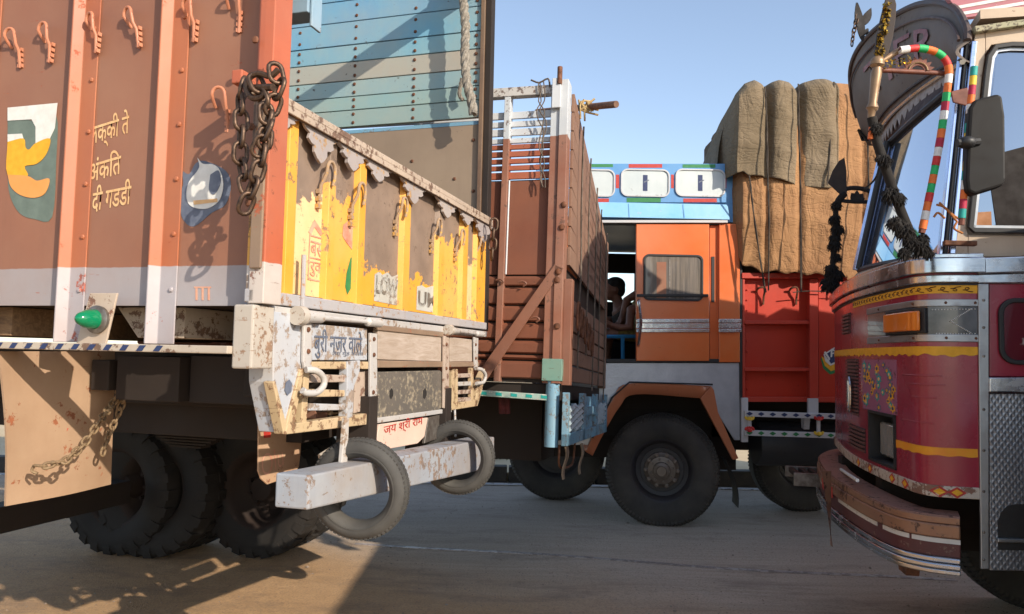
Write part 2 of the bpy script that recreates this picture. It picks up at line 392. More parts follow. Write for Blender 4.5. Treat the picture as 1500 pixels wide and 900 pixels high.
for k in range(6500):
    y = 2.6 + 5.5 * random.random() ** 1.5; x = random.uniform(-3.4, 3.6) * (y / 5 + .3)
    sz = random.uniform(.002, .006) * (2.4 if random.random() < .03 else 1)
    if math.sin(x * 1.7 + y * 3) + math.sin(x * 4.1 - y * 2.2) < random.uniform(-1.2, 1.6): continue
    z = rz(x, y); pb.ball((x, y, z + sz * .3), sz, 5, sc=(random.uniform(.7, 1.5), random.uniform(.7, 1.3), .7))
o = pb.build('gravel', plain('roadside_gravel', 'a09080', .9, c2='6f6258', scale=3), None); tag(o, kind='stuff')
kr = bpy.data.objects.new('kerb', None); COL.objects.link(kr); kr['kind'] = 'structure'
km = MB().box(0, .98, 0, .16, -.03, .17).mesh('kerb_stone', M['kerb'])
for i in range(-9, 12):
    o = place('kerb_stone', km, kr, loc=(i * 1.0, 8.45 + random.uniform(-.006, .006), random.uniform(-.004, .004)), bev=.012)
def shrub(px, d, h, name, label, nst=9, seed=1):
    random.seed(seed); b = pt(px, 650, d); b.z = .08
    t = thing(name, label, 'shrub', loc=tuple(b), group='scrub growing beyond the road kerb')
    tw = MB(); lf = MB()
    for i in range(nst):
        a = random.uniform(0, 2 * PI); l = random.uniform(.1, .3) * h; P = [Vector((random.uniform(-.1, .1), 0, 0))]
        for k in range(5): P.append(P[-1] + Vector((math.cos(a) * l * .35, math.sin(a) * l * .35, h / 5)) + Vector((random.uniform(-.05, .05), random.uniform(-.05, .05), 0)))
        tw.tube(P, [.012 * (1 - k * .15) for k in range(6)], 5)
        for k in range(60):
            p = P[random.randint(1, 5)] + Vector((random.gauss(0, .07), random.gauss(0, .07), random.gauss(0, .06))); s = random.uniform(.012, .03)
            u = Vector((random.uniform(-1, 1), random.uniform(-1, 1), random.uniform(-1, 1))).normalized() * s; v = u.orthogonal().normalized() * s * .5
            lf.add([p - u, p + v, p + u, p - v], [(0, 1, 2, 3)])
    tw.build('stem', M['twig'], t); o = lf.build('foliage', M['leaf'], t); o['kind'] = 'stuff'
shrub(728, 9.6, .55, 'roadside_shrub', 'leafy green shrub seen under the brown truck, left of the gap behind the bumper tyre', 7, 3)
shrub(745, 10.2, .5, 'roadside_shrub', 'sparse twiggy shrub in the bright gap beside the middle truck rear wheel', 7, 9)
random.seed(7)
# ================================================================== left truck: orange-brown sides, yellow tailgate
A = Frame(375, 445, 2.15, vps=(-2900, 445), vpw=(1065, 525))
A.root = thing('cargo_truck', 'orange-brown cargo truck with a yellow corrugated tailgate, seen from its rear corner at the left', 'truck', A)
R = A.root; s_ = A.s_; t_ = A.t_
WA = t_(714, 480)[0]                   # width of the truck
zt = lambda px, py: t_(px, py)[1]
zs = lambda px, py: s_(px, py)[1]
ZW = zs(180, 388)                      # top of the white band
ZF = zs(180, 446)                      # bottom of the panels
ZR = zs(180, 503)                      # running rail
ZTOP = zs(180, -330)
side_m = paint('brown_side_paint', '8c5a42', '7c4f3c', chip='a84a30', amt=.025, cs=9, dust='967460', da=.5, rough=.55, zb=ZW, zc='9c9a9e', zc2='87868a')
post_m = paint('orange_post_paint', 'a85c38', '965238', chip='b04c2a', amt=.05, cs=6, dust='a67c60', da=.4, rough=.5, zb=ZW, zc='a3a2a8', zc2='8f8e94')
XP = [s_(x, 210)[0] for x in (-205, -62, 84, 216, 366)]       # left edge of every post at mid height
XR = s_(398, 210)[0]
YB = .06
def lipbox(): pass
for i in range(4):
    x0 = XP[i] + .015; x1 = XP[i + 1]
    mb = MB().box(x0, x1, YB, YB + .012, ZF, ZTOP); mb.build('side_panel', side_m, R)
# posts: flange on the right, web slanting out to the left edge
for i, x in enumerate(XP[:4]):
    wf = .088; z0 = ZR if i in (2, 3, 0, 1) else ZF
    prof = [(x, YB), (x, -.035), (x + .012, -.035), (x + wf * .47, YB - .014), (x + wf, YB - .016), (x + wf, YB - .004), (x + .03, YB - .002)]
    prof = [(x, YB + .01), (x, .026), (x + .006, .025), (x + wf * .30, YB - .006), (x + wf * 1.0, YB - .006), (x + wf, YB - .001), (x + wf * .5, YB + .01)]
    MB().pz(prof, z0, ZTOP).build('side_post', post_m, R, bev=.002)
    rv = MB()
    for k in range(12):
        z = ZF + .05 + k * .176; rv.ball((x + wf * .8, YB - .008, z), .0085, 8, sc=(1, .7, 1))
    o = rv.build('rivet_row', post_m, R, smooth=True); o['kind'] = 'stuff'
# rear corner post
xc0, xc1 = s_(372, 210)[0], XR
ZC = zs(372, 447)
rp_m = paint('rear_post_paint', 'b85a38', 'a04e34', chip='7a4834', amt=.1, cs=10, dust='a8806a', da=.35, zb=ZW, zc='c2beb8', zc2='a69c94')
prof = [(xc0, YB), (xc0, -.0), (xc0 + .012, -.012), (xc1 - .03, -.012), (xc1, -.01), (xc1, YB + .02), (xc0 + .02, YB + .02)]
MB().pz(prof, ZC + .004, ZTOP).build('rear_post', rp_m, R, bev=.003)
bare = paint('bare_steel_strip', '7d6a5c', '6a5648', chip='b0593a', amt=.12, cs=12)
box('post_flange', bare, R, xc1 - .045, xc1 - .006, -.022, -.0125, ZW - .02, zs(372, 150))
for z in (zs(380, 65), zs(380, 190), zs(380, 300)):
    MB().ball((xc1 - .05, -.03, z), .012, 8, sc=(1, .6, 1)).build('bolt_head', M['rust'], R, smooth=True)
# white chipped corner block below it
wht_m = paint('chipped_white_paint', 'b5b0a8', 'a09a92', chip='8f6c50', amt=.15, cs=30, dust='ab9b88', da=.55)
wht2 = paint('dusty_white_paint', 'b6b6b6', 'a0a3a8', chip='94785e', amt=.13, cs=18, dust='b0a190', da=.6)
xb0 = s_(350, 490)[0]; zb0 = zs(350, 540); xb1 = s_(398, 490)[0]
MB().box(xb0, .014, -.03, .075, zb0, ZC).build('corner_block', wht_m, R, bev=.006)
# rope hooks on the side
hk_m = paint('hook_paint', 'c9805c', 'a8604a', chip='6a4030', amt=.12)
def hook_pts(s, n=9):      # J hook in local coords, top bend stands off the wall
    P = [Vector((-.020 * s, 0, -.02 * s)), Vector((-.021 * s, -.02, 0))]
    for k in range(n): a = PI - PI * k / (n - 1); P.append(Vector((math.cos(a) * .020 * s, -.030 * s, .012 * s + math.sin(a) * .024 * s)))
    P += [Vector((.021 * s, -.026 * s, -.02 * s)), Vector((.021 * s, -.014 * s, -.04 * s)), Vector((.021 * s, -.008, -.10 * s))]
    return P
hm = MB(); hm.tube(hook_pts(1.0), .0052, 8)
for k in range(4): hm.box(.012, .030, -.012, 0, -.098 + k * .019, -.098 + k * .019 + .012)
hme = hm.mesh('rope_hook', hk_m)
for px, py in ((24, 70), (73, 62), (143, 48), (199, 40), (284, 28), (345, 14), (325, 158)):
    x, z = s_(px, py, YB); o = place('rope_hook', hme, R, True, loc=(x, YB, z + .02), rot=(random.uniform(-.05, .12), random.uniform(-.12, .12), random.uniform(-.3, .3)))
# panel lettering and emblems
text('painted_lettering', 'लक्की ते', M['cream_l'], R, 's', *s_(134, 222, YB - .002), .105, YB - .002, wid=.165, shear=.28, rot=.19, fat=.012, label='faded cream Hindi lettering, top line')
text('painted_lettering', 'अंकित', M['cream_l'], R, 's', *s_(132, 268, YB - .002), .085, YB - .002, wid=.135, shear=.28, rot=.19, fat=.012, label='faded cream Hindi lettering, middle line')
text('painted_lettering', 'दी गडडी', M['cream_l'], R, 's', *s_(136, 312, YB - .002), .09, YB - .002, wid=.16, shear=.28, rot=.12, fat=.012, label='faded cream Hindi lettering, bottom line')
def sp(L, y=YB - .002, k=1):
    return [s_(a, b, y) for a, b in L]
def sps(L, y=YB - .002):
    Q = catmull([(a, b, 0) for a, b in L + L[:1]], 4)[:-1]; return [s_(q.x, q.y, y) for q in Q]
# big letter on the first panel: slate shadow, body in white / yellow / orange
body = [(11, 158), (84, 151), (82, 188), (74, 222), (62, 240), (40, 243), (50, 256), (66, 262), (70, 278), (48, 288), (28, 282), (14, 262), (11, 235), (11, 197), (33, 196), (34, 212), (40, 219), (48, 213), (50, 190), (46, 178), (11, 178)]
decal('painted_letter', M['slate'], R, 's', sps([(11, 175), (47, 177), (54, 190), (82, 170), (82, 235), (76, 318), (50, 321), (28, 312), (14, 285), (11, 250)]), YB - .0015)
hz = lambda L, a, b: L
decal('painted_letter', M['white_l'], R, 's', sp([(11, 158), (84, 151), (80, 188), (73, 203), (52, 210), (52, 186), (46, 175), (11, 177)], YB - .0035), YB - .0035, label='white upper stroke of the big painted letter')
decal('painted_letter', M['white_l'], R, 's', sp([(11, 197), (32, 196), (34, 203), (11, 208)], YB - .0035), YB - .0035)
decal('painted_letter', M['yel_l'], R, 's', sps([(11, 208), (34, 203), (37, 216), (43, 219), (52, 210), (73, 203), (68, 225), (54, 240), (36, 244), (40, 258), (11, 256)], YB - .0036), YB - .0036)
decal('painted_letter', M['org_l'], R, 's', sps([(11, 256), (40, 258), (54, 265), (72, 262), (66, 283), (50, 290), (30, 286), (16, 274)], YB - .0037), YB - .0037)
# lemon / leaf emblem
decal('painted_emblem', M['greyblue'], R, 's', sps([(266, 250), (277, 255), (286, 240), (300, 236), (330, 250), (338, 272), (330, 300), (310, 312), (284, 332), (268, 322), (262, 300), (257, 290), (262, 282), (268, 270)]), YB - .0015)
decal('painted_emblem', M['white_l'], R, 's', sps([(289, 231), (297, 240), (312, 241), (322, 250), (327, 270), (322, 292), (308, 304), (292, 306), (277, 300), (273, 284), (277, 266), (288, 252), (292, 243)], YB - .0035), YB - .0035, label='white drop-shaped emblem on a blue grey leaf')
decal('painted_emblem', M['cream_l'], R, 's', sp([(283, 294), (318, 291), (318, 296), (284, 300)], YB - .005), YB - .005)
decal('painted_emblem', M['greyblue'], R, 's', sps([(308, 256), (320, 250), (323, 268), (314, 285), (306, 278)], YB - .005), YB - .005)
# small stencil on the white band
for k in range(3): decal('stencil_mark', M['fadered'], R, 's', sp([(286 + k * 9, 420), (289 + k * 9, 420), (289 + k * 9, 440), (286 + k * 9, 440)]), YB - .0015)
decal('stencil_mark', M['fadered'], R, 's', sp([(284, 420), (309, 420), (309, 422), (284, 422)]), YB - .0016)
# running rail with slanted dark stripes
rail_m = paint('rail_paint', 'b9b2a8', '9c9288', chip='6b4a38', amt=.14, cs=14, dust='b09878', da=.5)
xl = s_(-260, 503)[0]; xr = s_(349, 515)[0]; zr1 = zs(180, 504); zr0 = zs(180, 515)
MB().box(xl, xr, -.05, .03, zr0, zr1).build('side_rail', rail_m, R, bev=.003)
st = MB(); n = 0; x = xl + .01
while x < xr - .05:
    zz0, zz1 = zr0 + .003, zr1 - .003
    if x < s_(255, 510)[0]: st.ps([(x, zz0), (x + .022, zz0), (x + .036, zz1), (x + .014, zz1)], -.0518, -.0505)
    x += .062
o = st.build('painted_stripes', M['navy'], R); o['label'] = 'dark blue slanted stripes on the pale rail'
# bracket and green marker lamp
br = paint('bracket_paint', 'b4a99d', '9a8c80', chip='7a4c38', amt=.07, dust='b89a7c', da=.5)
MB().ps([s_(136, 430), s_(176, 430), s_(158, 508), s_(115, 508)], -.012, -.004).build('lamp_bracket', br, R, bev=.002)
cx, cz = s_(138, 468, -.03)
lm = MB().lathe([(0, .0), (0, .042), (-.012, .044), (-.016, .036), (-.016, 0)], 1, (cx, -.012, cz), 24).build('marker_lamp', M['steel'], R, True)
lg = NT('green_lens'); lg.b.inputs['Transmission Weight'].default_value = .35; lens = lg.done(lin('0f8a5c'), .12)
MB().lathe([(0, .0), (0, .031), (-.03, .028), (-.055, .017), (-.064, .007), (-.066, 0)], 1, (cx - .004, -.028, cz), 24, closed=False).build('lens', lens, lm, True)
# deck cross members seen in the openings
wd = wood('deck_timber', '9b7d5c', '6f5540', (.6, 3, 3)); 
for px in (-150, 20, 225, 262):
    x, z = s_(px, 470, .25); MB().ps([(x - .07, ZF + .002), (x + .1, ZF + .002), (x + .1, ZR + .02), (x + .02, ZR + .02)], .16, WA - .2).build('cross_member', wd if px < 200 else rail_m, R, bev=.003)
# deck and chassis
box('load_deck', M['dark'], R, -4.2, -.02, YB + .02, WA - .06, ZF + .004, ZF + .05)
zc0 = zs(250, 612); zc1 = zs(250, 525)
for y in (.62, 1.42): box('chassis_beam', M['dark'], R, -4.2, -.06, y, y + .09, zc0 - .02, zc1 + .02)
for x in (-.25, -.9, -1.5, -2.3): box('chassis_crossbar', M['dark'], R, x, x + .08, .3, 1.85, zc0 + .05, zc0 + .16)
box('toolbox', M['dark'], R, s_(170, 560, .3)[0], s_(262, 560, .3)[0], .3, .62, zs(200, 600), zs(200, 524))
box('toolbox', M['dark'], R, s_(266, 560, .3)[0], s_(378, 560, .3)[0], .34, .62, zs(300, 606), zs(300, 524))
box('underbody_dark_box', M['dark'], R, -2.9, -.45, 1.55, WA - .1, zs(200, 660) + .1, zs(200, 524)); box('rear_subframe', M['dark'], R, -2.6, -.3, .75, 1.38, zc0 - .16, zc0 - .02)  # first box is a dark fill added to shade the bright gap under the deck
# leaf spring pack
for k in range(9):
    x0, z0 = A.loc(205, 628, 3.6).x, A.loc(205, 628, 3.6).z
    L = .34 - k * .03; MB().box(x0 - L, x0 + L, 1.45, 1.52, z0 - .015 * k - .011, z0 - .015 * k).build('spring_leaf', M['dark'], R)
# wheels
def tyre_mesh(r, w_, rim, lugs=26, mat=None, n=72, name='tyre', axis=1, bias=0):
    prof = [(-w_ * .38, rim), (-w_ * .5, rim + (r - rim) * .35), (-w_ * .5, r - (r - rim) * .28), (-w_ * .42, r - .018), (-w_ * .1, r), (w_ * .1, r), (w_ * .42, r - .018), (w_ * .5, r - (r - rim) * .28), (w_ * .5, rim + (r - rim) * .35), (w_ * .38, rim)]
    mb = MB().lathe(prof, axis, (0, 0, 0), n)
    for i in range(lugs):
        for sgn in (-1, 1):
            a = 2 * PI * (i + (.5 if sgn > 0 else 0)) / lugs; hw = PI / lugs * .55
            def q(rr, aa, yy):
                v = [0, 0, 0]; v[axis] = yy; v[(axis + 1) % 3] = rr * math.cos(aa); v[(axis + 2) % 3] = rr * math.sin(aa); return v
            y0, y1, y2 = sgn * w_ * .10, sgn * w_ * .44, sgn * w_ * .515; e = .016
            P = [q(r - .01, a - hw, y0), q(r - .01, a + hw, y0), q(r + .007, a + hw, y0), q(r + .007, a - hw, y0)]
            Q = [q(r - .03, a - hw, y1), q(r - .03, a + hw, y1), q(r + .001, a + hw, y1), q(r + .001, a - hw, y1)]
            W = [q(r - .075, a - hw, y2), q(r - .075, a + hw, y2), q(r - .045, a + hw, y2 + sgn * .002), q(r - .045, a - hw, y2 + sgn * .002)]
            fs = [(0, 1, 2, 3), (11, 10, 9, 8)] + [(i0, i0 + 4, (i0 + 1) % 4 + 4, (i0 + 1) % 4) for i0 in range(4)] + [(i0 + 4, i0 + 8, (i0 + 1) % 4 + 8, (i0 + 1) % 4 + 4) for i0 in range(4)]
            mb.add(P + Q + W, fs)
    return mb.mesh(name, mat or M['rubber'])
rim_m = paint('rusty_rim', '2a1f1c', '201a18', chip='4a3026', amt=.05, dust='4a382c', da=.3, rough=.8)
def rim_mesh(rim, w_, mat, dish=.06):
    mb = MB().lathe([(-w_ * .38, rim), (-w_ * .40, rim + .012), (-w_ * .36, rim - .01), (-w_ * .2, rim - .035), (dish * .3, rim - .05), (dish, rim * .62), (dish, rim * .42), (dish - .04, rim * .4), (dish - .09, rim * .3), (dish - .1, 0), (dish + .02, 0), (dish + .05, rim * .5), (w_ * .3, rim - .03), (w_ * .38, rim)], 1, (0, 0, 0), 48)
    for k in range(10):
        a = 2 * PI * k / 10; mb.lathe([(dish - .035, 0), (dish - .035, .014), (dish, .017), (dish, 0)], 1, (math.cos(a) * rim * .53, 0, math.sin(a) * rim * .53), 6)
    return mb.mesh('rim', mat)
RT = .465
tyA = tyre_mesh(RT, .24, .265, 24); rmA = rim_mesh(.265, .24, rim_m)
def dual(px, py, d, n=2, x=None, parent=R, F=A, yy=None):
    p = F.loc(px, py, d) if x is None else Vector((x, yy, 0)); z = RT - .004
    for k in range(n):
        o = place('wheel', tyA, parent, True, loc=(p.x, p.y + .12 + k * .29, z)); o.rotation_euler.y = random.uniform(0, 1)
        r = place('rim', rmA, o, True)
dual(165, 690, 5.12); dual(372, 690, 5.12)
dual(-620, 690, 2.6)
box('axle', M['dark'], R, A.loc(165, 690, 4.95).x - .07, A.loc(165, 690, 4.95).x + .07, .5, 2.3, RT - .08, RT + .07)
# mud flaps
flap_m = paint('orange_mud_flap', '98785e', '80624a', chip='94502f', amt=.07, cs=8, dust='b39a80', da=.6, rough=.7)
xf = -.42
pts = [(0, 520), (80, 520), (80, 546), (128, 575), (150, 592), (165, 612), (165, 710), (10, 742), (18, 690), (14, 640)]
xf = s_(4, 640)[0]
MB().grid(lambda u, v: (lambda P: (xf + .03 * math.sin(v * 3) * (1 - u) - .012 * math.sin(u * 5 + v * 2), P[0], P[1]))
          (t_((3 + 8 * v ** 2 - 5 * (1 - v)) * (1 - u) + 165 * u, (515 + 227 * v) * (1 - u) + (515 + 195 * v) * u, xf)), 14, 14, thick=(-.008, 0, 0)).build('mud_flap', flap_m, R, True)
dec = MB().pT([t_(98, 628, xf + .02), t_(104, 626, xf + .02), t_(101, 643, xf + .02), (t_(97, 648, xf + .02))], xf + .02, xf + .021)
dec.build('painted_mark', M['red_l'], R)
f2 = paint('pink_mud_flap', 'a88468', '967258', chip='8a5038', amt=.09, dust='cdb193', da=.5, rough=.7)
xg = -.30
g0 = A.loc(410, 660, 2.9); xg = g0.x
L = [(380, 600), (441, 596), (441, 660), (438, 684), (430, 697), (392, 710), (383, 702), (379, 690)]
MB().pT([t_(a, b, xg) for a, b in L], xg - .008, xg).build('mud_flap', f2, R, bev=.002)
y0, z0 = t_(384, 700, xg); text('painted_lettering', 'Olu', M['fadered'], R, 't', y0, z0, .085, xg + .002, wid=.14, shear=0, rot=.2, fat=-.01)
decal('reflector', M['red_l'], R, 't', [t_(386, 623, xg), t_(396, 622, xg), t_(396, 641, xg), t_(386, 642, xg)], xg + .002)
# chains: from the corner hook down the side, and under the deck over the flap
pz_ = lambda px, py, y=-.11: (lambda p: (p[0], y, p[1]))(s_(px, py, y))
chain(R, [pz_(402, 96), pz_(409, 130), pz_(398, 160), pz_(390, 190), pz_(384, 230), pz_(372, 270), pz_(360, 300), pz_(355, 320)], .062, .0068, M['chain'], label='heavy rusty chain hanging beside the rear post')
chain(R, [pz_(360, 118, -.09), pz_(352, 150, -.1), pz_(354, 190, -.1), pz_(352, 225, -.1), pz_(358, 262, -.1), pz_(366, 290, -.1)], .062, .0066, M['chain'])
chain(R, [pz_(372, 112, -.12), pz_(388, 150, -.12), pz_(392, 190, -.12), pz_(377, 225, -.12), pz_(368, 250, -.12)], .062, .0066, M['chain'])
hkx = MB(); P = [A.Ri @ (pt(a, b, 2.0) - A.O) for a, b in ((402, 92), (385, 116), (372, 116), (362, 126), (365, 140), (376, 142), (384, 132), (381, 122))]
hkx.tube(catmull([pz_(a, b, -.12) for a, b in ((408, 102), (396, 112), (380, 108), (366, 114), (361, 130), (370, 144), (384, 142), (388, 130))], 4), .0085, 8).build('chain_hook', M['chain'], R, True)
# post lug that carries it
x0, z0 = s_(366, 118); x1, z1 = s_(380, 136)
MB().box(x0, x1, -.085, -.015, z1 - .0, z0 + .0).build('chain_lug', rp_m, R, bev=.004)
MB().tube([pz_(360, 130, -.11), pz_(400, 128, -.13)], .011, 8).build('chain_pin', M['chain'], R)
dp = lambda px, py, d: A.loc(px, py, d)
chain(R, [dp(188, 528, 2.7), dp(182, 560, 2.7), dp(166, 590, 2.72), dp(150, 612, 2.6), dp(120, 655, 2.5), dp(95, 676, 2.42), dp(66, 683, 2.4), dp(50, 682, 2.4)], .036, .0045, M['chain2'], jit=.5, label='dusty chain looped over the mud flap')
chain(R, [dp(190, 528, 2.75), dp(184, 575, 2.75), dp(172, 610, 2.75), dp(158, 640, 2.7), dp(148, 672, 2.65)], .036, .0045, M['chain2'], jit=.5)
MB().tube(catmull([dp(50, 682, 2.4), dp(47, 690, 2.4), dp(55, 694, 2.4)], 4), .005, 6).build('chain_hook', M['chain2'], R, True)
# ---------------------------------------------------------------- tailgate of the left truck
def ty(px):                                  # width position of a picture column at mid height of the tailgate
    a = 135 + .605 * (px - 405); b = 440 + .122 * (px - 382); return t_(px, (a + b) / 2)[0]
ZT1 = (zt(405, 137) + zt(712, 322)) / 2       # top of the tailgate
ZT0 = (zt(383, 440) + zt(712, 479)) / 2       # bottom of the yellow
ZB1 = (zt(383, 426) + zt(712, 469)) / 2
PK = '8b7768'
yel = dict(base='e09a1c', base2='d08a1a', chip='806c5c', dust='dcb67c', rough=.5)
ya = paint('yellow_tail_paint', amt=.10, cs=20, da=.35, **yel)
yb = paint('flaked_yellow_paint', amt=.11, cs=18, da=.55, peel=(ZT0 + .26, ZT1 - .08, PK), **yel)
yc = paint('mostly_flaked_yellow_paint', amt=.10, cs=18, da=.3, peel=(ZT0 + .02, ZT0 + .30, PK), **yel)
yd = paint('pale_yellow_paint', base='e8b878', base2='e0a05c', chip='8d7a6a', dust='e4c8a4', rough=.6, amt=.11, cs=22, da=.75, peel=(ZT0 + .18, ZT1 - .12, PK))
TY0, TY1 = ty(388), ty(714)
XF, XD = -.012, -.034                        # front of the ribs, depth of the panels
cols = [(388, 424, ya), (444, 484, yd), (499, 528, yb), (543, 594, yc), (608, 645, yc), (657, 680, yb), (691, 700, yd)]
edges = [ty(x) for c in cols for x in c[:2]]
for k, (a, b, m_) in enumerate(cols):
    ya0, ya1 = ty(a), ty(b)
    box('tailgate_panel', m_, R, XD - .004, XD, ya0, ya1, ZT0, ZT1 - .02, bev=0)
ribs = [(424, 444), (484, 499), (528, 543), (594, 608), (645, 657), (680, 691), (700, 714)]
for k, (a, b) in enumerate(ribs):
    y0, y1 = ty(a), ty(b); w_ = y1 - y0
    prof = [(XD - .004, y0), (XD, y0), (XF, y0 + w_ * .12), (XF, y0 + w_ * .72), (XD, y1), (XD - .004, y1)]
    if k == 6: prof[4] = (XF, y1); prof[3] = (XF, y1 - .001)
    MB().pz(prof, ZT0, ZT1 - .02).build('tailgate_rib', ya if k % 3 != 1 else yb, R, bev=.002)
box('tailgate_post', paint('edge_post_paint', 'e8a824', 'd2942a', chip='76604f', amt=.2, cs=12, da=.4, dust='b59a80', zb=ZW - .01, zc='c8c4c0', peel=(ZB1 + .35, ZB1 + .5, '7a675a')), R, XD, XF + .004, -.006, ty(390), ZT0, ZT1 - .01)
wtail = paint('tailgate_sill_paint', 'a6a6aa', '9297a0', chip='a87a4c', amt=.12, cs=20, da=.35)
box('tailgate_sill', wtail, R, XD, XF + .012, -.012, TY1 + .012, ZT0 - .012, ZB1 - .006, bev=.004)
# top rail: an angle whose lip throws a shadow on the panels
rimt = paint('top_rail_paint', 'a8998c', '8e7e70', chip='6a4c3c', amt=.16, cs=18, dust='c9b49c', da=.5)
box('tailgate_rail', rimt, R, XD - .02, .022, -.02, TY1 + .015, ZT1 - .018, ZT1 + .006, bev=.004)
box('tailgate_rail', rimt, R, .014, .022, -.02, TY1 + .015, ZT1 - .04, ZT1 - .0175, bev=.002)
# scalloped sheet hanging under the rail at every rib
sc_m = paint('scallop_paint', 'a09a98', '888488', chip='b98f5a', amt=.12, cs=16, dust='b39e8c', da=.4)
for k, (px, wd_, hh) in enumerate(((412, 30, .085), (466, 36, .15), (551, 30, .14), (603, 26, .13), (652, 22, .12), (682, 16, .12), (706, 18, .16), (512, 30, .14))):
    yc_ = ty(px); w_ = (ty(px + wd_ / 2) - ty(px - wd_ / 2)) * .55; zb_ = ZT1 - .04
    O = [(-1.3, 0), (-1.15, -.12), (-.85, -.2), (-.95, -.38), (-.7, -.5), (-.5, -.52), (-.5, -.72), (-.25, -.9), (0, -1), (.22, -.9), (.45, -.7), (.45, -.52), (.7, -.48), (.95, -.36), (.85, -.2), (1.15, -.1), (1.3, 0)]
    MB().pT([(yc_ + a * w_, zb_ + .004 + b * hh * (.62 + .12 * math.sin(k * 2.3))) for a, b in O], -.006, .004 + k * .0008).build('scallop', sc_m, R, bev=.0015)
# curled rope hooks on the tailgate
th = MB()
P = []
for k in range(11): a = PI - PI * k / 10; P.append(Vector((.035, math.cos(a) * .026, math.sin(a) * .028)))
P = [Vector((.004, -.027, -.13)), Vector((.012, -.027, -.06)), Vector((.032, -.026, -.02))] + P + [Vector((.033, .026, -.03)), Vector((.028, .024, -.05))]
th.tube(P, .0062, 8)
for k in range(3): th.box(-.002, .014, -.036, -.018, -.14 + k * .026, -.125 + k * .026)
tm = th.mesh('rope_hook', paint('tail_hook_paint', 'a38a70', '8a7058', chip='d9a23c', amt=.15, cs=40, da=.4))
for px, py in ((471, 250), (517, 280), (581, 300), (633, 330), (668, 345), (697, 355)):
    y, z = t_(px, py, XD); place('rope_hook', tm, R, True, loc=(XD + .004, y, z))
# hinge pole straps down the tailgate
for px in (447,):
    MB().tube([(.004, ty(px), ZT0 - .03), (.002, ty(px), ZT0 + .16)], .008, 8).build('hinge_rod', wtail, R, True)
# peeled white patches with big black letters, faded stencils
def tq(L, x): return [t_(a, b, x) for a, b in L]
xq = XD + .002
SIGNK = paint('flaking_black_sign', '4a4a48', '5c5c58', chip='b9b7b0', amt=.2, cs=22, da=.3); SIGNW = paint('flaking_white_sign', 'b9bdb8', 'a4aaa6', chip='8b7768', amt=.13, cs=22, da=.4)
decal('painted_sign', SIGNW, R, 't', tq([(549, 402), (556, 398), (560, 403), (568, 399), (574, 406), (584, 402), (588, 408), (591, 360), (594, 402), (594, 450), (548, 441)], xq), xq, label='white signwriting patch left on the flaked panel')
decal('painted_sign', SIGNW, R, 't', tq([(611, 420), (618, 418), (624, 422), (634, 419), (641, 424), (644, 380), (645, 426), (645, 460), (610, 454)], xq), xq)
y0, z0 = t_(550, 430, xq); text('painted_lettering', 'LOW', SIGNK, R, 't', y0, z0, .075, xq + .002, wid=t_(584, 436, xq)[0] - y0 - .01, fat=.03)
y0, z0 = t_(612, 448, xq); text('painted_lettering', 'UMI', SIGNK, R, 't', y0, z0, .07, xq + .002, wid=t_(643, 450, xq)[0] - y0 - .01, fat=.025)
y0, z0 = t_(452, 384, xq); y1 = t_(478, 384, xq)[0]
for a, b, c, d in ((0, 0, 1, .03), (0, 1, 1, 1.03), (0, 0, .04, 1.03), (.96, 0, 1, 1.03), (0, .5, 1, .53)):
    h = .15; decal('stencil_frame', M['fadered'], R, 't', [(y0 + a * (y1 - y0), z0 - .06 + b * h), (y0 + c * (y1 - y0), z0 - .06 + b * h), (y0 + c * (y1 - y0), z0 - .06 + d * h), (y0 + a * (y1 - y0), z0 - .06 + d * h)], xq + .0003 * (1 + a + b))
text('painted_lettering', 'बस', M['fadered'], R, 't', y0 + .01, z0 + .025, .05, xq + .0005, wid=(y1 - y0) * .75)
text('painted_lettering', 'रुक', M['fadered'], R, 't', y0 + .01, z0 - .045, .05, xq + .0005, wid=(y1 - y0) * .75)
decal('painted_emblem', M['fadered'], R, 't', tq([(452, 340), (461, 322), (474, 342), (470, 346), (461, 333), (456, 344)], xq), xq)
decal('painted_emblem', M['grn_l'], R, 't', tq([(508, 400), (514, 378), (522, 372), (520, 392), (525, 402), (517, 418), (509, 432), (506, 420)], xq), xq, label='green leaf painted at the foot of a flower')
decal('painted_emblem', M['fadered'], R, 't', tq([(503, 330), (512, 322), (520, 334), (524, 356), (516, 366), (508, 356), (502, 346)], xq), xq)
for k in range(3): decal('painted_emblem', M['greyblue'], R, 't', tq([(698, 412 + k * 14), (702, 412 + k * 14), (702, 421 + k * 14), (698, 421 + k * 14)], xq), xq)
for k in range(5): decal('painted_emblem', M['greyblue'], R, 't', tq([(411, 352 + k * 9), (414, 350 + k * 9), (416, 355 + k * 9), (412, 358 + k * 9)], xq), xq)
chain(R, [A.loc(724, 322, 4.1), A.loc(722, 350, 4.1), A.loc(720, 385, 4.1)], .07, .007, M['chain'])
